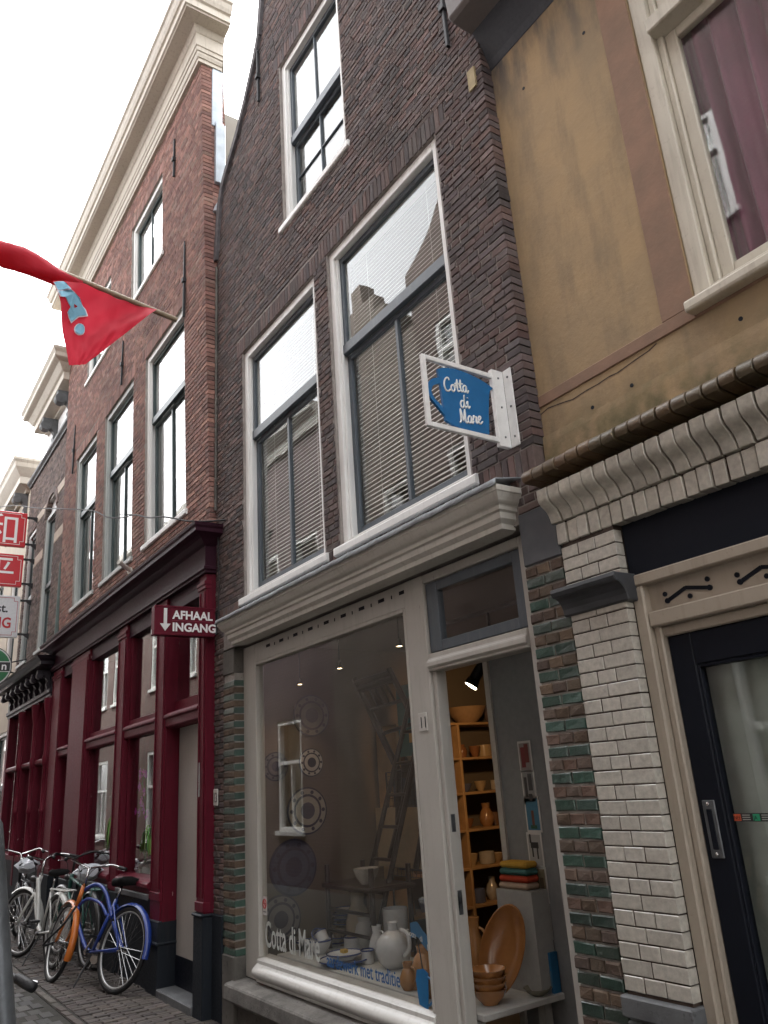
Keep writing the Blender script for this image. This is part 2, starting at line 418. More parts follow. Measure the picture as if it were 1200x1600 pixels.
# ------------------------------------------------------------------ sash windows
def sash_window(house, x0, x1, z0, z1, yf, name='window', trim=white, sash=sashgrey, rail=None, muntins=1, upper_muntins=0, lower_rows=1,
                blind=False, curtain=False, lean=None, jamb=.085, sill=True, sillw=.06, proud=-.02, glassmat=pane, wide=None):
    """white box frame, upper and lower sash, panes, sill; yf is the outer face of the frame"""
    ln = (lambda mb: mb.xf(lambda v: Vector((v.x, v.y + lean(v.z), v.z)))) if lean else (lambda mb: mb)
    f = MB(); f.box(x0, x0+jamb, yf, yf+.14, z0, z1); f.box(x1-jamb, x1, yf, yf+.14, z0, z1); f.box(x0+jamb, x1-jamb, yf, yf+.14, z1-jamb*.95, z1)
    f.box(x0+jamb, x1-jamb, yf+.004, yf+.14, z0, z0+.03)
    for a, b in ((x0+jamb, x0+jamb+.022), (x1-jamb-.022, x1-jamb)): f.box(a, b, yf+.022, yf+.05, z0+.03, z1-jamb*.95)
    w = ln(f).build(name, trim, house, bevel=.004)
    if sill:
        s = MB(); s.prism([(yf+.06, z0), (yf-.055, z0-.018), (yf-.06, z0-.03), (yf-.06, z0-sillw-.02), (yf-.045, z0-sillw-.028), (yf+.06, z0-sillw-.028)], 'x', x0-.05, x1+.05)
        ln(s).build('sill', trim, w, bevel=.004)
    ix0, ix1, iz0, iz1 = x0+jamb+.004, x1-jamb-.004, z0+.03, z1-jamb*.95
    mr = rail if rail is not None else iz0 + (iz1-iz0)*.58
    st = .052
    yu, yl = yf+.05, yf+.085
    u = MB(); u.box(ix0, ix0+st, yu, yu+.034, mr, iz1); u.box(ix1-st, ix1, yu, yu+.034, mr, iz1); u.box(ix0+st, ix1-st, yu, yu+.034, iz1-st, iz1)
    u.box(ix0+.001, ix1-.001, yu-.014, yu+.034, mr-.045, mr+.045)
    cx = (ix0+ix1)/2
    mw = .008 if upper_muntins else .018
    if upper_muntins: u.box(cx-.008, cx+.008, yu+.004, yu+.03, mr+.045, iz1-st)
    ln(u).build('upper_sash', sash, w, bevel=.003)
    l = MB(); l.box(ix0, ix0+st, yl, yl+.034, iz0, mr-.046); l.box(ix1-st, ix1, yl, yl+.034, iz0, mr-.046); l.box(ix0+st, ix1-st, yl, yl+.034, iz0, iz0+.085)
    l.box(ix0+st, ix1-st, yl, yl+.034, mr-.09, mr-.046)
    if muntins: l.box(cx-mw, cx+mw, yl-.004, yl+.032, iz0+.085, mr-.09)
    if lower_rows > 1:
        zc = (iz0+mr)/2
        for a, b in ((ix0+st, cx-mw), (cx+mw, ix1-st)): l.box(a, b, yl+.002, yl+.03, zc-.007, zc+.007)
    ln(l).build('lower_sash', sash, w, bevel=.003)
    def pn(a, b, c, d, y):
        m = MB(); m.box(a, b, y, y+.004, c, d); ln(m).build('pane', glassmat, w)
    if upper_muntins:
        pn(ix0+st-.005, cx, mr+.04, iz1-st+.005, yu+.02); pn(cx, ix1-st+.005, mr+.04, iz1-st+.005, yu+.021)
    else: pn(ix0+st-.005, ix1-st+.005, mr+.04, iz1-st+.005, yu+.02)
    if muntins:
        pn(ix0+st-.005, cx, iz0+.08, mr-.085, yl+.017); pn(cx, ix1-st+.005, iz0+.08, mr-.085, yl+.0175)
    else: pn(ix0+st-.005, ix1-st+.005, iz0+.08, mr-.085, yl+.017)
    if blind:
        b = MB(); pitch = .036; n = int((iz1-iz0-.08)/pitch)
        for k in range(n):
            z = iz0+.045+k*pitch; dz = rnd.uniform(-.001, .001)
            b.add([(ix0+.02, yf+.150, z-.009+dz), (ix1-.02, yf+.150, z-.009), (ix1-.02, yf+.166, z+.012), (ix0+.02, yf+.166, z+.012+dz),
                   (ix0+.02, yf+.158, z+.0045), (ix1-.02, yf+.158, z+.0045)], [(0,1,5,4), (4,5,2,3)])
        b.box(ix0+.02, ix1-.02, yf+.145, yf+.18, iz1-.035, iz1)
        b.box(ix0+.02, ix1-.02, yf+.148, yf+.168, iz0+.012, iz0+.03)
        for t in (.2, .8): b.tube([(ix0+(ix1-ix0)*t, yf+.149, iz0+.02), (ix0+(ix1-ix0)*t, yf+.149, iz1-.03)], .0018, 4)
        ln(b).build('blind', slat, w, fix=False, kind='stuff')
    if curtain:
        c = MB(); nn = 40
        for a, b in ((ix0, ix0+(ix1-ix0)*.30), (ix1-(ix1-ix0)*.30, ix1)):
            vs = []
            for k in range(nn+1):
                x = a+(b-a)*k/nn; y = yf+.19+.018*math.sin(k*1.3)+.008*math.sin(k*.7+1)
                vs += [(x, y, iz0), (x, y, iz1)]
            c.add(vs, [(2*k, 2*k+2, 2*k+3, 2*k+1) for k in range(nn)])
        ln(c).build('curtain', net, w, smooth='all', fix=False)
    return w
def room(house, x0, x1, y0, y1, z0, z1, mat=roomdark, name='room'):
    m = MB(); t = .04
    m.box(x0, x1, y1, y1+t, z0, z1); m.box(x0-t, x0, y0, y1, z0, z1); m.box(x1, x1+t, y0, y1, z0, z1)
    m.box(x0, x1, y0, y1, z0-t, z0); m.box(x0, x1, y0, y1, z1, z1+t)
    return m.build(name, mat, house)
def cornice(parent, name, prof, x0, x1, yw, mat, left=False, right=True, yb=.2, **kw):
    """moulding along the front that turns the corner and dies into the wall behind"""
    n = len(prof); off = [max(0, yw-y) for y, z in prof]; m = MB()
    A = [(x0-(o if left else 0), y, z) for (y, z), o in zip(prof, off)]; B = [(x1+(o if right else 0), y, z) for (y, z), o in zip(prof, off)]
    rings = [A, B]
    if right: rings.append([(x1+o, max(y, yb), z) for (y, z), o in zip(prof, off)])
    if left: rings.insert(0, [(x0-o, max(y, yb), z) for (y, z), o in zip(prof, off)])
    vs = [v for q in rings for v in q]; fs = [(k*n+i, k*n+(i+1) % n, (k+1)*n+(i+1) % n, (k+1)*n+i) for k in range(len(rings)-1) for i in range(n)]
    if not left: fs.append(tuple(range(n))[::-1])
    if not right: fs.append(tuple(range((len(rings)-1)*n, len(rings)*n)))
    m.add(vs, fs); return m.build(name, mat, parent, **kw)
def profile_run(parent, name, prof, x0, x1, mat, **kw):
    m = MB(); m.prism(prof, 'x', x0, x1); return m.build(name, mat, parent, **kw)
def anchor_iron(parent, x, z, h, y, lean=None):
    m = MB(); yy = y + (lean(z) if lean else 0)
    m.box(x-.012, x+.012, yy-.03, yy+.0, z-h/2, z+h/2); m.box(x-.028, x+.028, yy-.045, yy+.01, z-.03, z+.03)
    m.add([(x-.02, yy-.03, z+h/2), (x+.02, yy-.03, z+h/2), (x, yy-.03, z+h/2+.07), (x-.02, yy, z+h/2), (x+.02, yy, z+h/2), (x, yy, z+h/2+.07)], [(0,1,2), (3,5,4), (0,3,4,1), (1,4,5,2), (2,5,3,0)])
    m.build('wall_anchor', iron, parent, bevel=.003)

# ================================================================== ground
g = MB(); g.box(-120, 120, -110, 110, -.9, -.262); g.build('ground', asphalt, kind='structure')
rb = MB(); rb.box(-40, 14, -4.6, -.95, -.26, -.222); road = rb.build('street', sandpave, kind='structure')
sb = MB(); sb.box(-40, 14, -.95, .12, -.26, -.214); walk = sb.build('pavement', sandpave, kind='structure')
def pave(parent, quads, pal, mat, singles):
    """paving stones: (cx, cy, length along y, width along x, angle)"""
    quads.sort(key=lambda q: (Vector((q[0], q[1], -.2))-Vector((0,-3,1.65))).length if in_frame((q[0], q[1], -.2)) else 1e6)
    rest = MB(); n = 0; cache = {}
    for (cx, cy, ly, lx, an, top) in quads:
        vis = in_frame((cx, cy, -.2), 40)
        mb = MB() if (vis and n < singles) else None
        col = pick(pal); j = lambda a: rnd.uniform(-a, a); hx, hy, c = lx/2, ly/2, .005
        q = [(-hx, -hy), (hx, -hy), (hx, hy), (-hx, hy)]
        vs = [(a, b, -.05) for a, b in q] + [(a+j(.002), b+j(.002), -c) for a, b in q] + [(a*(1-2*c/lx)+j(.003), b*(1-2*c/ly)+j(.003), j(.002)) for a, b in q]
        fs = [(8,9,10,11)] + [(4+k, 4+(k+1) % 4, 8+(k+1) % 4, 8+k) for k in range(4)] + [(k, (k+1) % 4, 4+(k+1) % 4, 4+k) for k in range(4)]
        ca, sa = math.cos(an), math.sin(an); dz = rnd.uniform(-.005, .005)
        if mb is not None:
            key = (round(lx, 2), round(ly, 2), rnd.randrange(9))
            if key not in cache:
                mb.add(vs, fs, col); o = mb.build('paving_brick', mat, None, origin=(0, 0, -.0), fix=False); o.parent = parent
                o.matrix_parent_inverse = world_of(parent).inverted(); cache[key] = o
            else: o = dup(cache[key])
            o.location = P((cx, cy, top+dz)); o.rotation_euler = (j(.015), j(.015), an); n += 1
        else:
            rest.add([(cx+a*ca-b*sa, cy+a*sa+b*ca, top+dz+z) for a, b, z in vs], fs, col)
    rest.build('paving', mat, parent, fix=False, kind='stuff')
PAVEPAL = [(.105,.085,.078),(.085,.072,.068),(.12,.095,.085),(.075,.066,.064),(.095,.082,.072)]
STREETPAL = [(.085,.082,.078),(.105,.10,.092),(.07,.068,.066),(.12,.105,.09),(.09,.075,.065)]
qs = []
y = -.90; row = 0
x = -14.6
while x < -2.0:                                   # narrow clinkers laid square to the facade
    yy = -.86 + (row % 2)*-.0
    k = 0; yy = -.86 - (row % 2)*.11
    while yy < .10:
        a, b = max(yy, -.86), min(yy+.21, .10)
        if b-a > .05: qs.append((x + rnd.uniform(-.003, .003), (a+b)/2, b-a-.008, .054, rnd.uniform(-.02, .02), -.2))
        yy += .218
    x += .062; row += 1
pave(walk, qs, PAVEPAL, paver, 220)
qs = []
x = -16
while x < -2: qs.append((x, -.915, .06, .205, rnd.uniform(-.015, .015), -.198)); x += .214
x = -15; row = 0
while x < -5.2:
    yy = -1.06 - (row % 2)*.06
    while yy > -2.6:
        qs.append((x+rnd.uniform(-.006, .006), yy+rnd.uniform(-.004, .004), .105+rnd.uniform(-.008, .006), .205, rnd.uniform(-.03, .03), -.212-.02*min(1, (-yy-1)/.6)))
        yy -= .122
    x += .218; row += 1
pave(road, qs, STREETPAL, paver, 260)
# ================================================================== the dark brick house (number 11)
H11 = empty('brick_house', (-5.1, .1, -.2), 'tall narrow dark brick house with shaped gable above a cream shop front', 'house')
W_TOP = (-5.71, -4.48, 6.92, 8.97); W_L = (-6.72, -5.14, 3.38, 5.99); W_B = (-4.93, -3.33, 3.38, 6.03)
GAB = [(7.6, -7.40), (8.3, -7.30), (8.52, -7.22), (8.66, -7.10), (8.95, -6.77), (9.25, -6.52), (9.6, -6.28), (9.85, -6.14), (10.3, -6.06), (11.6, -5.95), (12.1, -5.6), (12.5, -5.1)]
def gab_left(z):
    if z <= GAB[0][0]: return GAB[0][1]
    for (a, xa), (b, xb) in zip(GAB, GAB[1:]):
        if z <= b: return xa + (xb-xa)*(z-a)/(b-a)
    return -5.1
def gab_lim(z):
    l = gab_left(z); return (l, -2.80 if z <= 7.6 else -10.2-l)
LINT = .19
ops = []
sold = []
for (a, b, c, d) in (W_TOP, W_L, W_B):
    ops.append((a, b, c-.06, d)); ops.append((a-.12, b+.12, d, d+LINT))
    x = a-.12
    while x < b+.11: sold.append((x, min(x+.046, b+.12), d+.002, d+LINT-.008, True)); x += .054
x = -7.38
while x < -2.84: sold.append((x, x+.046, 3.19, 3.362, True)); x += .0545
wcore = slab(MB(), -7.40, -2.815, 2.95, 7.6, .0075, .26, [(a+.02, b-.02, c, d) for a, b, c, d in (W_L, W_B)] + [(W_TOP[0]+.02, W_TOP[1]-.02, W_TOP[2], 7.7)])
z = 7.6
while z < 12.4:
    l = max(gab_left(z), gab_left(z+.15))+.03; r_ = -10.2-l
    slab(wcore, l, r_, z, z+.15, .0075, .26, [(W_TOP[0]+.02, W_TOP[1]-.02, W_TOP[2], W_TOP[3])]); z += .15
wall11 = wcore.build('wall', mortar_m, H11)
rects = courses(-7.40, -2.80, 3.372, 12.4, .0525, .178, .0095, 'cross', ops, gab_lim) + sold
lay(wall11, rects, 0, darkbrick, DARKPAL, .11, 300, wob=.0017, ch=.0038, jit=.0024)
# coping along the shaped gable
cp = MB()
pts = [Vector((x, 0, z)) for z, x in GAB]
for sgn in (1, -1):
    pp = [(p.x if sgn == 1 else -10.2-p.x, p.z) for p in pts]
    for (xa, za), (xb, zb) in zip(pp, pp[1:]):
        d = Vector((xb-xa, zb-za)).normalized(); n = Vector((-d.y, d.x))*sgn
        n = n if n.x*(-5.1-xa) < 0 else -n
        q = [(xa-n.x*.05, za-n.y*.05), (xb-n.x*.05, zb-n.y*.05), (xb+n.x*.035, zb+n.y*.035), (xa+n.x*.035, za+n.y*.035)]
        cp.prism(q, 'y', -.035, .22)
cp.build('gable_coping', plain('weathered_brick_edge', (.12,.11,.115), .8, 0, .3, 0, .5, 12, .6), H11)
body = MB(); body.prism([(-7.36, 3.0), (-2.84, 3.0), (-2.84, 7.4), (-5.1, 11.3), (-7.36, 7.4)], 'y', .28, 9.0); body.prism([(-7.30, 3.05), (-2.90, 3.05), (-2.90, 7.35), (-5.1, 11.2), (-7.30, 7.35)], 'y', .30, 8.9)
bod = MB()
for q in ([(-7.38, 3.0), (-7.34, 3.0), (-7.34, 7.4), (-7.38, 7.4)], [(-2.88, 3.0), (-2.84, 3.0), (-2.84, 7.4), (-2.88, 7.4)]): bod.prism(q, 'y', .265, 9)
bod.build('side_wall', mortar_d, H11)
rf = MB(); rf.prism([(-7.42, 7.42), (-5.1, 11.36), (-2.78, 7.42), (-2.84, 7.36), (-5.1, 11.22), (-7.36, 7.36)], 'y', .27, 9.05)
roof11 = rf.build('roof', tilered, H11)
for k in range(9):                                # pantiles at the verge, seen over the gable shoulder
    t = k/9; m = MB(); xx, zz = -7.42+2.32*t, 7.42+3.94*t
    m.tube([(xx, .30, zz+.05), (xx+.26, .30, zz+.47)], .07, 8); m.build('roof_tile', tilered, roof11, smooth=True)
room(H11, -6.85, -3.2, .27, 2.2, 3.25, 6.2); room(H11, -6.0, -4.2, .27, 2.0, 6.7, 9.1)
sash_window(H11, *W_L[:2], 3.38, 5.99, .03, rail=5.02, blind=True)
sash_window(H11, *W_B[:2], 3.38, 6.03, .03, rail=5.05, blind=True)
sash_window(H11, *W_TOP, .035, rail=7.92, upper_muntins=1, lower_rows=2)
anchor_iron(H11, -6.17, 9.28, .72, 0); anchor_iron(H11, -3.075, 6.95, .75, 0)
q = MB(); q.box(-2.93, -2.86, -.012, .04, 6.02, 6.19); q.build('yellow_stone', plain('yellow_stone', (.42,.34,.2), .8, 0, .3, 0, .3, 20, .3), H11)
# piers and base of the shop
GP = []
def pier_cols(t):
    k = int(round((t[2]-.33)/.0625)); return pick(GREENPAL if k % 2 == 0 else BROWNPAL)
PIERC = .0625
def striped(parent, x0, x1, z0, z1, yf, depth):
    c0 = MB(); c0.box(x0+.006, x1-.006, yf+.0105, yf+depth-.005, z0, z1); core = c0.build('pier', mortar_l, parent)
    n = int((z1-z0)/PIERC); gr, br = [], []
    for k in range(n):
        a0, a1 = z0+k*PIERC, z0+(k+1)*PIERC-.011
        cuts = [0, .5, 1] if k % 2 == 0 else [0, .31, .66, 1]
        if x1-x0 < .26: cuts = [0, 1] if k % 2 == 0 else [0, .5, 1]
        for a, b in zip(cuts, cuts[1:]):
            (gr if k % 2 == 0 else br).append((x0+(x1-x0)*a+(.005 if a else 0), x0+(x1-x0)*b-(.005 if b < 1 else 0), a0, a1, True))
    lay(core, gr, yf, greenglaze, GREENPAL, depth, 300, wob=.0022, ch=.005, jit=.0015); lay(core, br, yf, pierbrick, BROWNPAL, depth, 300, wob=.0026, ch=.006, jit=.002)
    return core
striped(H11, -7.20, -6.95, .33, 2.70, 0, .13)
striped(H11, -2.995, -2.722, -.05, 2.70, 0, .28)
st = MB(); st.box(-7.20, -6.95, -.004, .13, 2.70, 2.93); st.build('pier_cap', cement, H11, bevel=.006)
st = MB(); st.box(-2.995, -2.72, -.006, .28, 2.70, 3.0); st.build('pier_cap', plain('lead_grey_block', (.10,.105,.115), .6, 0, .4, 0, .35, 6, .3), H11, bevel=.006)
st = MB(); st.box(-7.205, -6.945, -.012, .14, -.25, .33); st.build('pier_base', cement, H11, bevel=.008)
st = MB(); st.box(-2.996, -2.72, -.006, .28, -.25, -.05); st.build('pier_base', bluestone, H11, bevel=.008)
st = MB(); st.box(-7.445, -7.205, .012, .22, -.25, 2.95); sp = st.build('side_pier', mortar_d, H11)
lay(sp, courses(-7.445, -7.205, .62, 3.19, .0525, .178, .0085, 'cross'), .0, darkbrick, DARKPAL, .1, 300, wob=.003, ch=.006)
st = MB(); st.box(-7.45, -7.203, -.02, .1, -.25, .62); st.build('side_plinth', plinth, H11, bevel=.006)
b5 = courses(-2.99, -2.72, 3.0, 3.19, .0525, .178, .0085, 'cross')
lay(wall11, b5, 0, darkbrick, DARKPAL, .1, 20, wob=.003, ch=.006)
# shop front timber
SF = MB(); y0 = .10
SF.box(-6.995, -6.70, y0, y0+.09, .17, 2.93); SF.box(-6.70, -4.27, y0, y0+.09, 2.755, 2.93)
SF.box(-4.27, -4.055, y0-.005, y0+.11, -.2, 2.93); SF.box(-3.13, -3.0, y0, y0+.10, -.2, 2.93)
SF.box(-4.055, -3.13, y0, y0+.09, 2.87, 2.93)
SF.prism([(y0-.03, 2.315), (y0-.03, 2.35), (y0-.01, 2.365), (y0-.01, 2.40), (y0+.1, 2.41), (y0+.1, 2.29), (y0-.012, 2.29), (y0-.012, 2.31)], 'x', -4.054, -3.131)
shopf = SF.build('shop_front', shopcream, H11, bevel=.005)
gb = MB()
for a, b in ((-6.70, -6.672), (-4.298, -4.27)): gb.box(a, b, y0-.008, y0+.06, .345, 2.755)
gb.box(-6.672, -4.298, y0-.008, y0+.06, 2.727, 2.755)
gb.build('glazing_bead', shopcream, shopf, bevel=.004)
br = MB(); br.prism([(y0+.1, .355), (y0+.03, .345), (y0+.0, .335), (y0-.012, .325), (y0-.012, .30), (y0-.03, .29)] + [(y0-.035-.03*math.sin(math.pi*t/6), .285-.085*t/6) for t in range(7)] + [(y0-.02, .19), (y0-.02, .17), (y0+.1, .17)], 'x', -6.70, -4.272)
br.build('bottom_rail', paint('glossy_white_rail', (.66,.65,.62), .22, .3, (.3,.28,.24)), shopf, smooth=True)
slb = MB(); slb.prism([(y0+.1, .17), (-.06, .15), (-.085, .14), (-.09, .03), (-.06, .01), (y0+.1, .01)], 'x', -6.99, -4.03)
slb.build('stone_sill', sillstone, H11, bevel=.008)
st = MB(); st.box(-6.99, -4.0, .02, .2, -.25, .012); st.build('stall_riser', cement, H11, bevel=.004)
p = MB(); p.box(-6.69, -4.28, y0+.028, y0+.034, .35, 2.74); p.build('shop_window_pane', shoppane, shopf)
for k in range(9):
    x = -6.45 + k*.265
    vent = MB(); vent.box(x, x+.075, y0-.003, y0+.02, 2.855, 2.88); vent.build('ventilation_slot', blackpaint, shopf)
    if k < 8: vent = MB(); vent.box(x+.165, x+.175, y0-.003, y0+.02, 2.85, 2.875); vent.build('ventilation_slot', blackpaint, shopf)
tl = MB(); tl.box(-4.05, -3.93, y0+.015, y0+.07, 2.41, 2.865); tl.box(-3.21, -3.135, y0+.015, y0+.07, 2.41, 2.865); tl.box(-3.93, -3.21, y0+.015, y0+.07, 2.41, 2.475); tl.box(-3.93, -3.21, y0+.015, y0+.07, 2.80, 2.865)
fan = tl.build('fanlight', sashgrey, H11, bevel=.004)
p = MB(); p.box(-3.935, -3.205, y0+.04, y0+.045, 2.47, 2.805); p.build('pane', shoppane, fan)
j = MB(); j.box(-4.053, -4.015, y0+.015, y0+.10, -.2, 2.29); jam = j.build('door_jamb', shopcream, H11, bevel=.004)
for z in (1.92, 1.38, .96, .93):
    k = MB(); k.box(-4.016, -4.012, y0+.035, y0+.065, z-.05, z+.05); k.box(-4.0125, -4.011, y0+.044, y0+.056, z-.02, z+.02); k.build('strike_plate', steel if z < 1.9 else shopcream, jam)
num = MB(); num.box(-4.205, -4.115, y0-.013, y0-.004, 1.93, 2.045); n11 = num.build('number_plate', paint('enamel_white', (.62,.6,.56), .25, .2), H11, bevel=.003)
text_obj('numeral', '11', iron, n11, (-4.192, y0-.0145, 1.95), (1,0,0), (0,0,1), .1, sx=.85, extrude=.001)
# cornice over the shop, with lead flashing
prof = [(.05, 3.165), (-.185, 3.15), (-.185, 3.118)] + [(-.178+.045*t, 3.112-.055*t-.012*math.sin(math.pi*t)) for t in (0, .25, .5, .75, 1)] + [(-.128, 3.05), (-.128, 3.03), (-.112, 3.022), (-.112, 2.985), (-.10, 2.975), (-.085, 2.962), (-.085, 2.932), (.05, 2.932)]
cornice(H11, 'shop_cornice', prof, -6.745, -3.11, -.02, cream, left=True, yb=.02)
ld = MB(); n = 60; vs = []
for k in range(n+1):
    x = -6.92 + 3.985*k/n; w = rnd.uniform(-.004, .004)
    vs += [(x, .0, 3.205+w), (x, -.192, 3.172+w*.6), (x, -.200+w, 3.138+w)]
ld.add(vs, [(3*k+i, 3*k+3+i, 3*k+4+i, 3*k+1+i) for k in range(n) for i in (0, 1)])
lo = ld.build('lead_flashing', lead, H11, smooth=True, fix=False); so_ = lo.modifiers.new('solid', 'SOLIDIFY'); so_.thickness = .006
# shop room
room(H11, -6.98, -2.95, .2, 4.6, -.05, 2.96, shopwall, 'shop_room')
fl = MB(); fl.box(-6.98, -2.95, .1, 4.6, -.2, -.045); fl.build('shop_floor', shopfloor, H11)
# ================================================================== the ochre house on the right
OCH = empty('stucco_house', (-.5, .3, -.2), 'ochre stucco house with purple curtains above a white glazed brick door front', 'house')
def stucco():
    m, nt, b = nodes_of('ochre_stucco'); p = wpos(nt)
    n1 = noise(nt, p, 1.3, 6, .6); n2 = noise(nt, scaled(nt, p, (5, 5, 1.1)), 1.6, 6, .62); n3 = noise(nt, p, 34, 5, .6); n4 = noise(nt, p, 7, 6, .65)
    c = mix(nt, ramp(nt, n1, .38, .62), (.36,.25,.135), (.265,.195,.118))
    c = mix(nt, ramp(nt, n2, .50, .92), c, (.145,.115,.078))
    f = N(nt, 'ShaderNodeMath', _operation='MULTIPLY'); L(nt, ramp(nt, n4, .58, .75), f.inputs[0]); f.inputs[1].default_value = .5
    c = mix(nt, f.outputs[0], c, (.35,.26,.155))
    sx = nt.nodes.new('ShaderNodeSeparateXYZ'); L(nt, p, sx.inputs[0])      # moss and rain stains: above the tile ledge and below the gutter
    low = ramp(nt, sx.outputs['Z'], .0, 1.0)
    mr = N(nt, 'ShaderNodeMapRange'); mr.inputs['From Min'].default_value = (3.52+Z0)*U; mr.inputs['From Max'].default_value = (3.2+Z0)*U; L(nt, sx.outputs['Z'], mr.inputs[0])
    mm = N(nt, 'ShaderNodeMath', _operation='MULTIPLY'); L(nt, mr.outputs[0], mm.inputs[0]); L(nt, ramp(nt, n4, .36, .62), mm.inputs[1])
    c = mix(nt, mm.outputs[0], c, (.055,.062,.022))
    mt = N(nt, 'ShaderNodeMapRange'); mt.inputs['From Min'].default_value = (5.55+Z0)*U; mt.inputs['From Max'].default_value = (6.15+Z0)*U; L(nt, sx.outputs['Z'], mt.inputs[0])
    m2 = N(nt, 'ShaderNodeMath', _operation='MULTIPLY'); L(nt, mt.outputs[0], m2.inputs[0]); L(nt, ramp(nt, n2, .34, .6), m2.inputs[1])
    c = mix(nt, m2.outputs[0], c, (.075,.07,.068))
    L(nt, c, b.inputs['Base Color']); b.inputs['Roughness'].default_value = .8; b.inputs['Specular IOR Level'].default_value = .35
    hh = mix(nt, .5, n3, n4); bump(nt, b, hh, .65, .006); return m
def pinkish():
    m, nt, b = nodes_of('pink_stucco'); p = wpos(nt); n4 = noise(nt, p, 5, 6, .65)
    c = mix(nt, ramp(nt, n4, .35, .7), (.26,.155,.105), (.195,.125,.085)); L(nt, c, b.inputs['Base Color']); b.inputs['Roughness'].default_value = .85
    bump(nt, b, noise(nt, p, 40, 5), .35, .005); return m
ochre = stucco(); pink = pinkish()
WO = (-1.755, -.35, 3.70, 6.9)
w = slab(MB(), -2.82, 3.2, 3.05, 6.9, .09, .34, [WO]); wallo = w.build('wall', ochre, OCH)
pk = MB(); pk.box(-1.937, -1.757, .083, .2, 3.672, 6.3); pk.box(-2.80, -1.757, .081, .2, 3.60, 3.67); pk.box(-1.757, 1.5, .0845, .2, 3.60, 3.645); pk.box(-.35, -.17, .083, .2, 3.672, 6.3)
pk.build('pink_band', pink, OCH, bevel=.003)
lg = MB(); lg.prism([(.089, 3.42), (.075, 3.413), (.072, 3.37), (.07, 3.1), (.12, 3.1), (.12, 3.42)], 'x', -2.80, 3.2); lg.build('render_ledge', ochre, OCH)
cr = MB()
cpts = [(-2.80,3.562),(-2.74,3.575),(-2.673,3.566),(-2.61,3.556),(-2.557,3.545),(-2.46,3.552),(-2.373,3.551),(-2.30,3.558),(-2.243,3.553),(-2.138,3.566),(-2.04,3.575),(-1.99,3.59)]
for (a, za), (b, zb) in zip(cpts, cpts[1:]): cr.add([(a, .0885, za-.004), (b, .0885, zb-.003), (b, .0885, zb+.003), (a, .0885, za+.004)], [(0,1,2,3)])
cr.build('crack', mortar_w, OCH, fix=False)
hs_ = MB()
for x, z in ((-2.42, 3.43), (-2.16, 3.435), (-1.55, 3.47), (-2.05, 5.7), (-2.55, 5.75)): hs_.lathe([(.011, 0), (.011, .004)], (0, 0, 0), 8); hs_.v[-16:] = [(x+v[0], .07-.003+v[2] if z < 3.5 else .087+v[2], z+v[1]) for v in hs_.v[-16:]]
hs_.build('drill_hole', blackpaint, OCH)
# tall window with curtain
f = MB(); yw = .10
f.box(-1.755, -1.665, yw, yw+.15, 3.70, 6.9); f.box(-.44, -.35, yw, yw+.15, 3.70, 6.9); f.box(-1.665, -.44, yw+.003, yw+.15, 3.70, 3.735)
f.box(-1.665, -.44, yw-.045, yw+.12, 5.27, 5.36)
f.box(-1.667, -1.63, yw+.035, yw+.13, 3.735, 6.9); f.box(-.475, -.438, yw+.035, yw+.13, 3.735, 6.9)
wo = f.build('window', paint('weathered_cream_paint', (.52,.48,.40), .5, .45, (.22,.18,.13), chips=.2, chipcol=(.25,.21,.17)), OCH, bevel=.006)
f = MB(); f.box(-1.63, -1.565, yw+.055, yw+.10, 3.735, 5.27); f.box(-.54, -.475, yw+.055, yw+.10, 3.735, 5.27); f.box(-1.565, -.54, yw+.055, yw+.10, 3.735, 3.81); f.box(-1.565, -.54, yw+.055, yw+.10, 5.21, 5.27)
f.box(-1.63, -1.57, yw+.055, yw+.10, 5.36, 6.9)
f.build('sash', wo.data.materials[0], wo, bevel=.005)
s = MB(); s.prism([(yw+.12, 3.70), (.03, 3.675), (.02, 3.668), (.02, 3.625), (.03, 3.615), (yw+.12, 3.615)], 'x', -1.772, -.33); s.build('sill', wo.data.materials[0], wo, bevel=.005)
p = MB(); p.box(-1.567, -.538, yw+.075, yw+.079, 3.80, 5.22); p.build('pane', pane, wo)
p = MB(); p.box(-1.572, -.47, yw+.075, yw+.079, 5.36, 6.9); p.build('pane', pane, wo)
def velvet():
    m, nt, b = nodes_of('purple_curtain_cloth'); p = wpos(nt)
    c = mix(nt, ramp(nt, noise(nt, p, 3, 4), .35, .7), (.17,.045,.085), (.12,.035,.065)); L(nt, c, b.inputs['Base Color']); b.inputs['Roughness'].default_value = .8
    b.inputs['Sheen Weight'].default_value = .3; return m
c = MB(); nn = 90; rows = 14; vs = []
for j_ in range(rows+1):
    zz = 3.74 + (6.9-3.74)*j_/rows
    for k in range(nn+1):
        t = k/nn; x = -1.62 + .86*t - .10*t*(1-j_/rows)*1.2
        y = yw+.165 + .034*math.sin(t*38+.7*math.sin(j_*.35)) + .016*math.sin(t*63+1.3+j_*.12) + .012*math.sin(t*12+j_*.3)
        vs.append((x, y, zz))
c.add(vs, [(j_*(nn+1)+k, j_*(nn+1)+k+1, (j_+1)*(nn+1)+k+1, (j_+1)*(nn+1)+k) for j_ in range(rows) for k in range(nn)])
c.build('curtain', velvet(), wo, smooth='all', fix=False)
room(OCH, -1.9, .4, .36, 2.6, 3.5, 6.95)
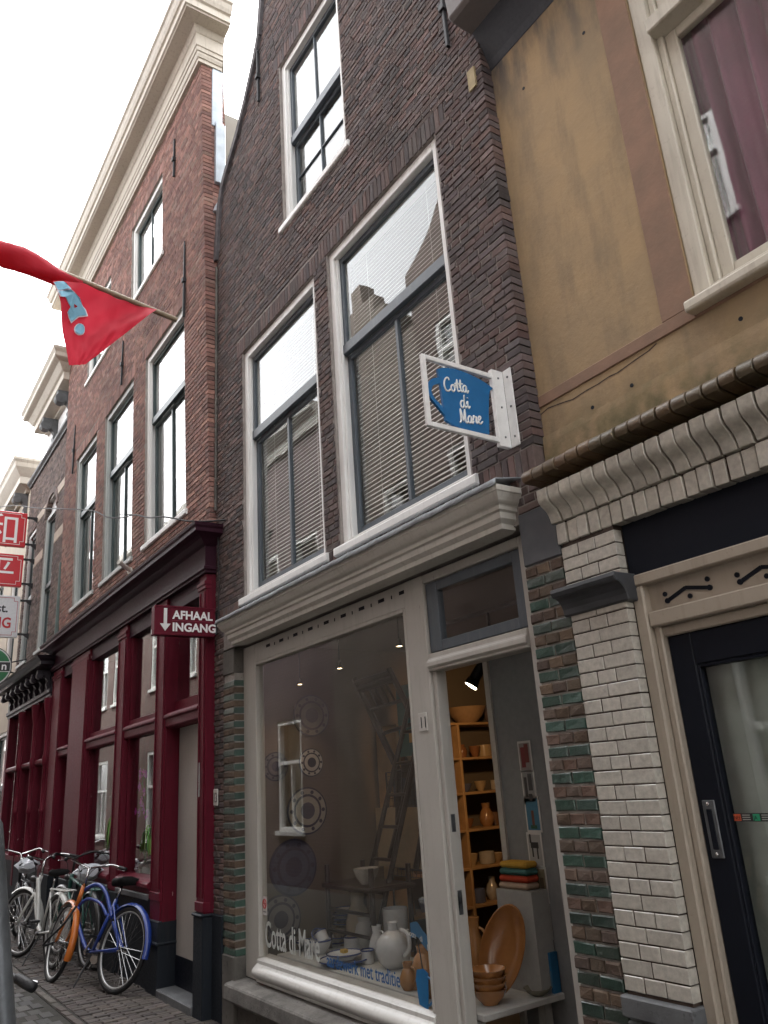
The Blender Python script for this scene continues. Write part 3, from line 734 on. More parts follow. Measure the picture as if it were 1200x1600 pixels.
# box gutter and soffit
profile_run(OCH, 'gutter', [(.12, 6.62), (-.22, 6.64), (-.235, 6.62), (-.22, 6.45), (-.19, 6.43), (-.02, 6.42), (-.02, 6.47), (.12, 6.50)], -2.83, 3.2, paint('grey_gutter_paint', (.17,.155,.15), .5, .4), bevel=.006)
profile_run(OCH, 'soffit', [(.10, 6.13), (.085, 6.14), (.07, 6.20), (.0, 6.36), (-.03, 6.418), (.12, 6.418)], -2.81, 3.2, paint('dark_soffit_paint', (.03,.034,.042), .6, .4))
rr = MB(); rr.prism([(.0, 6.64), (.3, 6.66), (4, 9.2), (8, 6.64)], 'x', -2.80, 3.2); rr.build('roof', tilered, OCH)
sw = MB(); sw.box(-2.81, -2.77, .345, 8, -.2, 6.6); sw.box(3.16, 3.2, .345, 8, -.2, 6.6); sw.box(-2.77, 3.16, 7.96, 8, -.2, 6.6); sw.build('side_wall', cement, OCH)
dp = MB(); dp.tube([(-2.10, .03, 6.44), (-2.10, .03, 6.30)], .04, 10); dp.build('gutter_outlet', zinc, OCH, smooth=True)
# glazed brick cornice: roll, ogee and header courses, each brick its own piece
CO = MB(); CO.box(-2.78, 3.2, .012, .33, 2.76, 3.12); cor = CO.build('glazed_cornice', mortar_w, OCH)
def run_bricks(name, prof_fn, x0, x1, w, gap, mat, pal, nvar=7):
    src = []; x = x0; i = 0
    while x < x1:
        if len(src) < nvar:
            m = MB(); pr = prof_fn(); kk = rnd.uniform(.88, 1.08); m.prism(pr, 'x', -(w-gap)/2, (w-gap)/2, tuple(c*kk for c in pal[rnd.randrange(len(pal))]))
            o = m.build(name, mat, None, smooth=True, bevel=.004, seg=2, origin=(0, 0, 3.0), fix=True); o.parent = cor
            o.matrix_parent_inverse = world_of(cor).inverted(); src.append(o)
        else: o = dup(src[rnd.randrange(nvar)])
        o.location = P((x+w/2, rnd.uniform(-.003, .003), 3.0+rnd.uniform(-.002, .002))); o.rotation_euler = (rnd.uniform(-.03, .03), rnd.uniform(-.02, .02), rnd.uniform(-.025, .025)); x += w; i += 1
ROLLPAL = [(.15,.085,.04),(.13,.078,.036),(.115,.075,.036),(.125,.072,.034),(.14,.082,.036),(.105,.075,.036)]
def rollprof():
    pts = [(.09, 3.235), (.03, 3.205)]
    for k in range(9):
        a = math.pi*(.62 - 1.05*k/8); pts.append((-.105-.055*math.sin(a)*0-.05*math.cos(a-math.pi*.12), 3.105+.052*math.sin(a)))
    pts = [(.09, 3.235), (-.02, 3.212), (-.095, 3.182), (-.122, 3.167), (-.136, 3.146), (-.137, 3.122), (-.128, 3.108), (-.11, 3.102), (.02, 3.10), (.09, 3.10)]
    return pts
run_bricks('roll_brick', rollprof, -2.80, 3.1, .0795, .007, rollglaze, ROLLPAL, 12)
def ogee(): return [(.03, 3.045), (-.098, 3.045), (-.098, 2.992), (-.092, 2.975), (-.078, 2.958), (-.058, 2.944), (-.042, 2.93), (-.030, 2.912), (-.022, 2.89), (-.016, 2.868), (.03, 2.868)]
run_bricks('ogee_brick', ogee, -2.745, 3.1, .0785, .008, whiteglaze, WHITEPAL, 10)
def header(): return [(.09, 2.862), (-.006, 2.862), (-.006, 2.752), (.09, 2.752)]
run_bricks('header_brick', header, -2.725, 3.1, .0715, .008, whiteglaze, WHITEPAL, 10)
# white glazed pier
def white_pier(x0, x1):
    c0 = MB(); c0.box(x0+.008, x1-.008, .006, .30, -.2, 2.76); core = c0.build('pier', mortar_w, OCH)
    n = int((2.745-.72)/.0652); rc = []
    for k in range(n+1):
        a0, a1 = .715+k*.0652, .715+(k+1)*.0652-.0062
        if a1 > 2.75: break
        if a0 > 2.355 and a0 < 2.45: continue
        for a, b in (((0, .47), (.47, 1)) if k % 2 else ((0, .32), (.32, .64), (.64, 1))):
            rc.append((x0+(x1-x0)*a+(.003 if a else 0), x0+(x1-x0)*b-(.003 if b < 1 else 0), a0, a1, True))
    lay(core, rc, 0, whiteglaze, WHITEPAL, .055, 300, wob=.0007, ch=.0028, jit=.0012, colfn=lambda t: [tuple(c*k for c in (.53,.50,.44)) for k in [rnd.uniform(.9, 1.08)]][0])
    s = MB(); s.box(x0-.004, x1+.004, -.012, .08, -.2, .60); s.box(x0-.012, x1+.012, -.03, .085, .615, .70); s.box(x0, x1, -.004, .07, .60, .615); s.build('pier_base', bluestone, OCH, bevel=.008)
    cb = MB(); cb.prism([(.08, 2.505), (-.095, 2.505), (-.098, 2.485), (-.09, 2.47)] + [(-.088+.07*math.sin(t*math.pi/10), 2.465-.085*(1-math.cos(t*math.pi/10))) for t in range(6)] + [(-.01, 2.372), (.08, 2.372)], 'x', x0-.03, x1+.035)
    cb.build('corbel', plain('slate_block', (.055,.058,.065), .5, 0, .5, 0, .4, 7, .3), OCH, bevel=.004)
white_pier(-2.715, -2.365); white_pier(-.62, -.27)
# black fascia, door frame and door
fb = MB(); fb.box(-2.36, -.62, .06, .30, 2.49, 2.755); fb.build('fascia_board', blackpaint, OCH)
df = MB(); df.box(-2.362, -2.30, .05, .2, -.2, 2.44); df.box(-.685, -.623, .05, .2, -.2, 2.44); df.box(-2.362, -.623, .045, .2, 2.44, 2.495)
df.box(-2.30, -2.262, .085, .2, -.2, 2.31); df.box(-.723, -.685, .085, .2, -.2, 2.31); df.box(-2.30, -.685, .06, .2, 2.238, 2.31); df.box(-2.30, -.685, .1, .2, 2.19, 2.238)
dfr = df.build('door_frame', doorbeige, OCH, bevel=.006)
pn_ = MB(); pn_.box(-2.30, -.685, .1, .14, 2.31, 2.44); pn_.build('transom_panel', doorbeige, dfr)
def disc_y(mb, x, z, r, y0_, y1_, n=14):
    mb.prism([(x+r*math.cos(2*math.pi*k/n), z+r*math.sin(2*math.pi*k/n)) for k in range(n)], 'y', y0_, y1_)
def bar_y(mb, xa, za, xb, zb, w, y0_, y1_):
    d = Vector((xb-xa, zb-za)).normalized(); q = Vector((-d.y, d.x))*w
    mb.prism([(xa-q.x, za-q.y), (xb-q.x, zb-q.y), (xb+q.x, zb+q.y), (xa+q.x, za+q.y)], 'y', y0_, y1_)
for k in range(4):
    orn = MB(); ox = -2.225 + k*.37; oz = 2.335; y_a, y_b = .094, .102
    bar_y(orn, ox+.02, oz+.012, ox+.125, oz+.05, .0085, y_a, y_b); bar_y(orn, ox+.125, oz+.05, ox+.245, oz+.022, .0085, y_a-.001, y_b)
    disc_y(orn, ox+.02, oz+.012, .0125, y_a-.002, y_b); disc_y(orn, ox+.245, oz+.022, .0125, y_a-.002, y_b)
    orn.build('cut_out_line', blackpaint, dfr)
    for dx, dz in ((.012, .045), (.14, .008), (.24, .062)): orn = MB(); disc_y(orn, ox+dx, oz+dz, .0115, y_a, y_b); orn.build('cut_out_dot', blackpaint, dfr)
dr = MB(); dr.box(-2.262, -2.14, .12, .18, -.15, 2.19); dr.box(-.845, -.723, .12, .18, -.15, 2.19); dr.box(-2.14, -.845, .12, .18, 2.045, 2.19); dr.box(-2.14, -.845, .12, .18, -.15, .2)
dor = dr.build('door', blackpaint, OCH, bevel=.005)
bd = MB(); bd.box(-2.14, -2.125, .125, .17, .2, 2.045); bd.box(-.86, -.845, .125, .17, .2, 2.045); bd.box(-2.125, -.86, .125, .17, 2.03, 2.045); bd.build('glazing_bead', blackpaint, dor, bevel=.003)
p = MB(); p.box(-2.13, -.855, .148, .152, .2, 2.035); p.build('pane', glass('door_glass', (.86,.88,.87), 1.5), dor)
cu = MB(); nn = 60; vs = []
for k in range(nn+1):
    x = -2.2+1.4*k/nn; y = .20+.012*math.sin(k*.9)+.006*math.sin(k*.37); vs += [(x, y, -.1), (x, y, 2.1)]
cu.add(vs, [(2*k, 2*k+2, 2*k+3, 2*k+1) for k in range(nn)]); cu.build('door_curtain', plain('grey_door_curtain', (.46,.47,.44), .9, 0, .2, 0, .25, 5), dor, smooth='all', fix=False)
hp = MB(); hp.box(-2.235, -2.175, .112, .121, 1.25, 1.48); han = hp.build('handle_plate', steel, dor, bevel=.003)
hp = MB(); hp.box(-2.219, -2.191, .108, .113, 1.285, 1.445); hp.build('handle', blackpaint, han, bevel=.003)
for z in (1.266, 1.464):
    q = MB(); q.lathe([(.008, 0), (.008, .004), (.004, .006)], (0, 0, 0), 10); q.xf(lambda v: Vector((-2.205+v.x, .112-v.z, z+v.y))); q.build('screw', chrome, han)
skm = MB(); skm.box(-2.12, -1.955, .1465, .1475, 1.392, 1.424, (.012,.012,.013)); skm.box(-2.117, -2.085, .1455, .1466, 1.395, 1.421, (.55,.09,.03)); skm.box(-2.03, -2.0, .1455, .1466, 1.395, 1.421, (.02,.28,.14))
stk = skm.build('letterbox_sticker', signpaint, dor)
for t, x, c in (('NEE', -2.116, (.02,.02,.02)), ('JA', -2.027, (.02,.02,.02))):
    text_obj('sticker_lettering', t, blackpaint, stk, (x, .145, 1.400), (1,0,0), (0,0,1), .021, sx=.8, extrude=.0003)
for x in (-2.078, -1.992):
    for r_ in range(3):
        m = MB(); m.box(x, x+.035, .1458, .1466, 1.398+r_*.0085, 1.4015+r_*.0085, (.35,.35,.33)); m.build('sticker_print', signpaint, stk)
dt = MB(); dt.box(-2.362, -.623, .02, .22, -.25, -.15); dt.build('doorstep', bluestone, OCH, bevel=.006)
room(OCH, -2.34, -.6, .26, 2.0, -.15, 2.7)
rw = MB(); rw.box(-.27, 3.2, .05, .3, -.2, 2.76); rw.build('side_wall', cement, OCH)
# ================================================================== the red brick house with the bordeaux restaurant front
REDH = empty('brick_house', (-10.9, .1, -.2), 'tall red brick house with heavy cream cornice above a bordeaux restaurant front', 'house')
LEAN = lambda z: -.026*max(0, z-4.4)             # the old front leans out over the street
YR = -.06; XR0, XR1 = -14.4, -7.42
RW = [(-9.65, -8.12, 4.72, 7.40), (-11.68, -10.18, 4.72, 7.40), (-13.50, -12.16, 4.72, 7.37)]
RU = [(-10.38, -8.93, 8.72, 10.06), (-12.96, -11.52, 8.66, 10.0)]
ops = []; sold = []
for (a, b, c, d) in RW+RU:
    ops += [(a, b, c-.06, d), (a-.1, b+.1, d, d+.20)]; x = a-.1
    while x < b+.09: sold.append((x, min(x+.05, b+.1), d+.002, d+.19, True)); x += .058
m = slab(MB(), XR0, XR1-.012, 4.4, 10.65, YR+.007, YR+.25, [(a+.02, b-.02, c, d) for a, b, c, d in RW+RU], LEAN); m.box(XR0, XR1-.012, YR+.007, YR+.25, 4.0, 4.4); wallr = m.build('wall', mortar_l, REDH)
lay(wallr, courses(XR0, XR1, 4.22, 10.6, .058, .205, .0105, 'cross', ops)+sold, YR, redbrick, REDPAL, .12, 300, LEAN, wob=.0013, ch=.0036, jit=.0018)
# exposed flank above the neighbour
fk = MB(); fk.box(XR1-.05, XR1-.012, .20, 9, 3.0, 8.7); fk.build('flank_wall', mortar_d, REDH)
fb2 = MB()
z = 4.22
while z < 10.55:
    for y_, w_ in ((YR+.12, .09), (YR+.22, .09)):
        fb2.box(XR1-.03, XR1-.002+rnd.uniform(-.002, .002), y_+LEAN(z), y_+w_+LEAN(z), z, z+.049, pick(REDPAL))
    z += .058
fb2.build('flank_bricks', redbrick, REDH, kind='stuff')
for i, (a, b, c, d) in enumerate(RW): sash_window(REDH, a, b, c, d, YR+.03, sash=sashteal, trim=greytrim if i else white, rail=[6.42, 6.38, 6.30][i], lean=LEAN, curtain=True)
for (a, b, c, d) in RU: sash_window(REDH, a, b, c, d, YR+.03, sash=sashteal, trim=white, rail=c+.02+(d-c)*.0+.09, lean=LEAN, upper_muntins=1, muntins=0)
for x, z, h in ((-8.40, 9.84, .58), (-8.06, 7.70, 1.05), (-10.72, 7.87, .70), (-13.69, 7.63, .90)): anchor_iron(REDH, x, z, h, YR, LEAN)
room(REDH, -14.2, -7.7, .25, 2.6, 4.5, 7.6); room(REDH, -14.2, -7.7, .2, .9, 8.55, 10.2)
rprof = [(.1, 10.60), (-.27, 10.60), (-.27, 10.655), (-.285, 10.66), (-.30, 10.70), (-.30, 10.735), (-.315, 10.74), (-.315, 10.80), (-.33, 10.81), (-.33, 11.0), (-.345, 11.01), (-.375, 11.06), (-.385, 11.09), (-.57, 11.11), (-.575, 11.13), (-.60, 11.14), (-.60, 11.24), (-.612, 11.25), (-.63, 11.26), (-.655, 11.31), (-.675, 11.38), (-.70, 11.40), (-.70, 11.46), (.1, 11.50)]
rprof = [(-.22+(y_+.22)*.88 if y_ < -.22 else y_, z_) for y_, z_ in rprof]
cornice(REDH, 'roof_cornice', rprof, XR0-.05, XR1-.02, -.22, creamold, left=True, yb=.06)
zt = MB(); zt.box(XR1-.012, XR1+.012, -.07, .07, 9.65, 10.62); zt.box(XR1-.012, XR1+.05, -.03, .10, 8.75, 9.68); zt.box(XR1-.015, XR1+.03, -.03, .08, 9.6, 9.72); zt.build('zinc_flashing', zinc, REDH, bevel=.006)
dp = MB(); dp.tube([(XR1+.10, .14, 8.78), (XR1+.08, .10, 8.55), (XR1+.03, .02, 8.38), (XR1+.02, .0, 8.30)], .055, 10); dp.build('lead_spout', lead, REDH, smooth=True)
pp = MB(); pp.tube([(XR1+.045, -.015, 7.5), (XR1+.045, -.015, 4.45)], .014, 6); pp.build('cable_pipe', cement, REDH)
rt = MB(); rt.prism([(.19, 8.7), (.19, 8.6), (9, 8.6), (9, 8.7), (4.5, 10.9)], 'x', XR0, XR1-.012); rt.build('roof', tilered, REDH)
sdw = MB(); sdw.box(XR0, XR0+.05, .2, 9, -.2, 8.7); sdw.box(XR0, XR1, 8.95, 9, -.2, 8.7); sdw.build('side_wall', mortar_d, REDH)
# bordeaux shop front
yS = -.09
fr = MB()
POSTS = [(-7.62, -7.425), (-8.94, -8.62), (-10.50, -10.14), (-13.02, -12.0), (-14.38, -13.75)]
for a, b in POSTS: fr.box(a, b, yS, yS+.42, .62 if (a, b) != POSTS[1] else .45, 3.78)
fr.box(-12.94, -12.06, yS-.02, yS, .7, 3.7)
front = fr.build('shop_front', bordeaux, REDH, bevel=.008)
for a, b in POSTS:                                # beads, base blocks and caps on each post
    m = MB(); w_ = b-a
    for t_ in (a+.025, b-.045): m.prism([(yS, 0), (yS-.012, .0), (yS-.012, 1), (yS, 1)], 'x', t_, t_+.02); m.v[-8:] = [(v[0], v[1], .75+2.85*v[2]) for v in m.v[-8:]]
    m.box(a-.008, b+.008, yS-.016, yS+.05, 3.62, 3.66); m.box(a-.014, b+.014, yS-.024, yS+.05, 3.66, 3.70); m.box(a-.006, b+.006, yS-.014, yS+.05, .64, .72)
    m.build('post_moulding', bordeaux, front, bevel=.004)
for a, b in ((-8.62, -7.62), (-10.14, -8.94), (-12.0, -10.50), (-13.75, -13.02)):
    tr = MB(); tr.prism([(yS+.15, 2.50), (yS+.03, 2.50), (yS+.01, 2.485), (yS-.012, 2.47), (yS-.012, 2.445), (yS+.01, 2.435), (yS+.01, 2.36), (yS+.025, 2.34), (yS+.15, 2.34)], 'x', a, b); tr.build('transom', bordeaux, front, bevel=.004)
for a, b in ((-10.14, -8.94), (-12.0, -10.50)):
    tr = MB(); tr.prism([(yS+.15, .84), (yS+.02, .82), (yS-.02, .80), (yS-.035, .78), (yS-.035, .745), (yS-.015, .735), (yS+.0, .68), (yS+.15, .68)], 'x', a, b)
    tr.box(a, a+.05, yS+.06, yS+.14, .84, 3.78); tr.box(b-.05, b, yS+.06, yS+.14, .84, 3.78); tr.box(a+.05, b-.05, yS+.06, yS+.14, 3.70, 3.78); tr.box(a+.05, b-.05, yS+.06, yS+.14, 2.50, 2.56); tr.build('window_frame', bordeaux, front, bevel=.004)
for a, b in ((-10.12, -8.96), (-11.98, -10.52)):
    for c, d in ((.83, 2.35), (2.49, 3.75)):
        p = MB(); p.box(a, b, yS+.10, yS+.105, c, d); p.build('pane', shoppane, front)
p = MB(); p.box(-8.6, -7.64, yS+.14, yS+.145, 2.62, 3.75); p.build('pane', shoppane, front)
for c, d in ((2.50, 2.62), (3.74, 3.78)): p = MB(); p.box(-8.6, -7.64, yS+.11, yS+.17, c, d); p.build('fanlight_rail', bordeaux, front)
dr = MB(); dr.box(-8.61, -7.63, yS+.17, yS+.21, .14, 2.34); dr.build('beige_panel', beigepanel, REDH)
dr = MB(); dr.box(-8.61, -7.63, yS+.165, yS+.21, -.15, .14); dr.build('kick_board', blackpaint, REDH)
dr = MB(); dr.box(-8.63, -8.60, yS+.02, yS+.16, .45, 2.34); dr.build('door_reveal', bordeaux, REDH)
for bxs in ([(-7.64, -7.41, yS-.02, yS+.41, -.22, .60), (-7.655, -7.40, yS-.035, yS+.41, .60, .625)], [(-8.96, -8.60, yS-.02, yS+.41, -.22, .46), (-8.98, -8.59, yS-.04, yS+.2, .24, .27)],
    [(-10.14, -8.96, yS+.01, yS+.2, -.22, .68)], [(-10.52, -10.12, yS-.015, yS+.2, -.22, .63)], [(-12.0, -10.52, yS+.01, yS+.2, -.22, .68)], [(-13.04, -11.98, yS-.02, yS+.4, -.22, .63)], [(-14.40, -13.73, yS-.02, yS+.4, -.22, .63)]):
    pl = MB()
    for q in bxs: pl.box(*q)
    pl.build('plinth', plinth, REDH, bevel=.008)
for a, b in ((-10.13, -8.95), (-11.99, -10.51)): ss = MB(); ss.box(a, b, yS-.03, yS+.1, .625, .685); ss.build('stone_sill', bluestone, REDH, bevel=.006)
ds = MB(); ds.box(-8.6, -7.64, yS-.03, yS+.36, -.22, -.13); ds.build('doorstep', bluestone, REDH, bevel=.008)
d2 = MB(); d2.box(-13.74, -13.03, yS+.16, yS+.2, -.15, 2.34); d2.box(-13.74, -13.03, yS+.16, yS+.18, 2.5, 3.78); d2.build('side_door', bordark, REDH, bevel=.004)
cornice(REDH, 'shop_fascia', [(yS+.4, 3.78), (yS-.03, 3.78), (yS-.03, 3.80), (yS-.05, 3.815), (yS-.05, 3.84), (yS-.03, 3.85), (yS-.03, 4.06), (yS-.06, 4.08), (yS-.10, 4.12), (yS-.14, 4.14), (yS-.20, 4.16), (yS-.20, 4.20), (yS-.215, 4.22), (yS-.22, 4.25), (yS+.4, 4.29)], XR0-.02, XR1-.0, yS, bordark, left=True, yb=.02)
bh = MB(); bh.box(XR0, -7.63, yS+.03, yS+.35, 3.60, 3.785); bh.build('shop_head', bordark, front)
room(REDH, -14.3, -7.7, .36, 2.4, -.1, 3.9, plain('restaurant_wall', (.10,.05,.045), .9, 0, .2, 0, .3, 1.5))
nt_ = MB(); nt_.box(-7.615, -7.56, yS-.006, yS, 1.62, 1.93, (.36,.40,.38)); nt_.box(-7.60, -7.575, yS-.0075, yS-.005, 1.80, 1.88, (.05,.16,.10)); nt_.box(-7.607, -7.568, yS-.0075, yS-.005, 1.745, 1.75, (.06,.08,.07)); nt_.box(-7.607, -7.568, yS-.0075, yS-.005, 1.69, 1.695, (.06,.08,.07))
tag(nt_.build('notice', paper), 'small pale notice with green emblem fixed to the bordeaux door post', 'notice')
n13 = MB(); n13.box(-7.40, -7.30, -.018, -.004, 1.53, 1.68); e13 = n13.build('house_number_plate', MATS['enamel_white'], bevel=.006); tag(e13, 'white enamel house number plate reading 13 on dark brick strip', 'number plate')
text_obj('numeral', '13', iron, e13, (-7.39, -.020, 1.56), (1,0,0), (0,0,1), .125, sx=.72, extrude=.001)
# plants behind the restaurant glass
def potted(x, y, z, n, spread, h, col, flowers=0, lab=''):
    e = empty('house_plant', (x, y, z), lab, 'plant')
    pot = MB(); pot.lathe([(.055, 0), (.08, .13), (.085, .14), (.075, .14), (.07, .12)], (x, y, z), 16); pot.build('pot', plain('pot_glaze_%d' % int(-x*10), (.5,.5,.48), .35), e, smooth=True)
    lf = MB()
    for k in range(n):
        a = rnd.uniform(0, 6.28); r_ = spread*rnd.uniform(.4, 1); hh = h*rnd.uniform(.6, 1.1)
        pts = [Vector((x, y, z+.12)), Vector((x+math.cos(a)*r_*.4, y+math.sin(a)*r_*.3, z+.12+hh*.9)), Vector((x+math.cos(a)*r_*.8, y+math.sin(a)*r_*.5, z+.12+hh)), Vector((x+math.cos(a)*r_*1.2, y+math.sin(a)*r_*.6, z+.12+hh*.45))]
        sp_ = spline(pts, 3); side = Vector((-math.sin(a), math.cos(a), 0)); vs = []
        for i, q in enumerate(sp_):
            w_ = .014*math.sin(math.pi*(i+.4)/(len(sp_)+.2))+.001; vs += [q-side*w_, q+side*w_]
        cc = tuple(c*rnd.uniform(.6, 1.3) for c in col)
        lf.add(vs, [(2*i, 2*i+1, 2*i+3, 2*i+2) for i in range(len(sp_)-1)], cc)
    lf.build('leaves', cloth, e, fix=False)
    if flowers:
        fl = MB()
        for k in range(3): fl.tube(spline([(x, y, z+.1), (x+.03*k-.02, y, z+.6), (x+.1*(k-1)+.05, y-.04, z+1.0+.1*k), (x+.2*(k-1), y-.06, z+.9+.1*k)], 4), .005, 5, col=(.05,.09,.03))
        fl.build('flower_stem', cloth, e)
        for k in range(flowers):
            fm = MB(); t = k/flowers; bx, bz = x+rnd.uniform(-.16, .16), z+.55+.6*rnd.random(); by = y-.05+rnd.uniform(-.04, .04)
            for i in range(5):
                a = i*1.257+rnd.random(); dx, dz = math.cos(a)*.035, math.sin(a)*.035
                fm.add([(bx, by, bz), (bx+dx-dz*.5, by-.01, bz+dz+dx*.5), (bx+dx*1.5, by-.012, bz+dz*1.5), (bx+dx+dz*.5, by-.008, bz+dz-dx*.5)], [(0,1,2,3)], (.50*rnd.uniform(.7,1.2),.06,.40))
            fm.build('flower', cloth, e, fix=False)
sh = MB(); sh.box(-12.0, -8.95, .03, .30, .72, .80); sh.build('window_board', beigepanel, REDH)
potted(-9.32, .10, .80, 110, .30, .40, (.16,.27,.08), 0, 'spider plant with thin arching leaves in right restaurant window')
potted(-10.85, .10, .80, 110, .26, .46, (.16,.27,.08), 0, 'bushy grassy house plant in left restaurant window')
potted(-9.80, .12, .80, 8, .12, .2, (.04,.09,.03), 16, 'tall purple orchid spray behind right restaurant window')
potted(-10.66, .12, .80, 8, .12, .2, (.04,.09,.03), 7, 'small purple orchid beside post in left restaurant window')

# ================================================================== houses further along
E1 = empty('brick_house', (-16.5, .1, -.2), 'grey-brown brick house with arched window, pale stone bands and bracketed cream cornice', 'house')
AWX0, AWX1, AWZ0, AWT = -16.55, -15.55, 4.50, 7.25
ops = [(AWX0, AWX1, AWZ0-.05, AWT)] + [(AWX0+.06+.02*k, AWX1-.06-.02*k, AWT+.06*k, AWT+.06*(k+1)) for k in range(7)] + [(-18.4, -17.5, 4.5, 7.4)]
m = slab(MB(), -18.6, -14.42, 3.8, 8.75, -.018, .2, [(AWX0+.02, AWX1-.02, AWZ0, AWT+.3), (-18.4, -17.5, 4.5, 7.4)]); we1 = m.build('wall', mortar_l, E1)
bandz = [(6.42, 6.62), (7.42, 7.60)]
rc = [t for t in courses(-18.6, -14.42, 4.1, 8.7, .058, .205, .009, 'cross', ops) if not any(a-.03 < t[2] < b and t[0] > AWX1 for a, b in bandz)]
lay(we1, rc, -.03, greybrick, GREYPAL, .1, 0, wob=.002)
bd_ = MB()
for a, b in bandz: bd_.box(AWX1+.02, -14.43, -.036, .1, a, b); bd_.box(-17.48, AWX0-.02, -.036, .1, a, b)
bd_.build('stone_band', plain('pale_stone', (.46,.38,.31), .8, 0, .3, 0, .2, 6, .3), E1, bevel=.004)
ar = MB()
for k in range(11):
    a0 = math.pi*(k/11); a1 = math.pi*((k+.92)/11); cx = (AWX0+AWX1)/2; r0, r1 = .50, .64
    ar.prism([(cx+r0*math.cos(a0), AWT+.75*r0*math.sin(a0)), (cx+r1*math.cos(a0), AWT+.8*r1*math.sin(a0)), (cx+r1*math.cos(a1), AWT+.8*r1*math.sin(a1)), (cx+r0*math.cos(a1), AWT+.75*r0*math.sin(a1))], 'y', -.045, .12, pick(GREYPAL))
ar.build('window_arch', greybrick, E1)
ty = MB(); ty.prism([((AWX0+AWX1)/2+.49*math.cos(math.pi*k/12), AWT+.36*math.sin(math.pi*k/12)) for k in range(13)], 'y', .06, .1); ty.build('tympanum', greybrick, E1)
sash_window(E1, AWX0, AWX1, AWZ0, AWT, .0, trim=greytrim, sash=sashteal, rail=5.75)
sash_window(E1, -18.4, -17.5, 4.5, 7.4, .0, trim=greytrim, sash=sashteal, rail=5.9)
room(E1, -18.5, -14.5, .2, 2, 4.2, 8)
profile_run(E1, 'string_course', [(.1, 8.62), (-.07, 8.62), (-.07, 8.66), (-.12, 8.70), (-.12, 8.76), (.1, 8.78)], -18.6, -14.43, bluestone, bevel=.004)
up = MB(); up.box(-17.1, -14.45, -.02, .3, 8.78, 9.4); up.build('attic_wall', greybrick, E1)
cornice(E1, 'roof_cornice', [(.3, 9.30), (-.10, 9.30), (-.10, 9.36), (-.30, 9.40), (-.30, 9.55), (-.34, 9.58), (-.42, 9.70), (-.50, 9.74), (-.52, 9.76), (-.52, 9.84), (-.56, 9.90), (-.56, 9.95), (.3, 10.0)], -16.9, -14.62, -.05, creamold, left=True, yb=.25)
def bracket(parent, x, y, z, h=.5, d=.28, w=.16, mat=None):
    b = MB(); b.prism([(y, z), (y-d, z), (y-d, z-h*.18)] + [(y-d*(.95-.75*t), z-h*(.2+.35*t)-.03*math.sin(t*6.28)) for t in (0, .25, .5, .75, 1)] + [(y-d*.32, z-h*.7), (y-d*.2, z-h*.95), (y, z-h)], 'x', x-w/2, x+w/2)
    b.lathe([(.001, -w*.62), (.09*h*2, -w*.6), (.09*h*2, w*.6), (.001, w*.62)], (0, 0, 0), 14)
    k = 14*4; b.v[-k:] = [(x+v[2], y-d*.78+v[0], z-h*.28+v[1]) for v in b.v[-k:]]
    b.build('bracket', mat or bluestone, parent, bevel=.006)
for x in (-14.75, -16.1): bracket(E1, x, -.02, 9.30, .6, .30)
dm = MB(); dm.prism([(.4, 8.0), (.4, 9.1), (2.4, 9.1), (2.4, 8.0)], 'x', -18.5, -17.15); dm.build('dormer', white, E1, bevel=.01)
wg = MB(); wg.box(-17.14, -17.10, .6, 1.6, 8.3, 8.95); wg.build('dormer_window', sashteal, E1)
rfe = MB(); rfe.prism([(.2, 8.7), (4, 10.5), (8, 8.7)], 'x', -18.6, -14.45); rfe.build('roof', tilered, E1)
sdw = MB(); sdw.box(-18.6, -18.55, .2, 8, -.2, 8.7); sdw.box(-18.6, -14.45, 7.95, 8, -.2, 8.7); sdw.build('side_wall', mortar_d, E1)
sfm = MB()
for a, b in ((-14.62, -14.43), (-15.62, -15.50), (-16.9, -16.75), (-18.6, -18.4)): sfm.box(a, b, -.09, .2, .3, 3.4)
sfm.prism([(.1, 2.40), (-.06, 2.40), (-.085, 2.37), (-.085, 2.33), (-.06, 2.30), (.1, 2.28)], 'x', -18.4, -14.62); sfm.prism([(.1, .82), (-.08, .80), (-.08, .70), (.1, .7)], 'x', -18.4, -14.62)
sf1 = sfm.build('shop_front', bordeaux, E1, bevel=.006)
for a, b in ((-15.50, -14.62), (-16.75, -15.62), (-18.4, -16.9)):
    for c, d in ((.8, 2.29), (2.39, 3.4)):
        p = MB(); p.box(a, b, .0, .005, c, d); p.build('pane', shoppane, sf1)
    p = MB(); p.box((a+b)/2-.02, (a+b)/2+.02, -.03, .04, 2.39, 3.4); p.box((a+b)/2-.02, (a+b)/2+.02, -.03, .04, .8, 2.29); p.build('mullion', bordeaux, sf1)
for x in (-14.52, -15.56, -16.82):
    cl = MB(); cl.lathe([(.05, .8), (.07, .82), (.07, .86), (.045, .9), (.04, 1.5), (.055, 1.52), (.055, 1.58), (.04, 1.6), (.038, 2.25), (.06, 2.28), (.06, 2.4), (.04, 2.45), (.045, 3.0), (.08, 3.2), (.09, 3.3), (.09, 3.36)], (x, -.10, 0), 12); cl.build('colonnette', bordeaux, sf1, smooth=True)
pb = MB(); pb.box(-18.6, -14.43, -.08, .2, -.22, .72); pb.build('plinth', plinth, E1, bevel=.006)
cornice(E1, 'shop_cornice', [(.2, 3.40), (-.10, 3.40), (-.10, 3.44), (-.13, 3.46), (-.13, 3.52), (-.10, 3.54), (-.10, 3.84), (-.34, 3.90), (-.34, 3.95), (-.40, 4.0), (-.42, 4.04), (.2, 4.10)], -18.65, -14.55, -.05, paint('shop_cornice_dark_paint', (.022,.016,.022), .42, .2, spec=.25))
for k in range(8): bracket(E1, -14.62-.5*k, -.10, 3.84, .34, .22, .11, MATS['shop_cornice_dark_paint'])
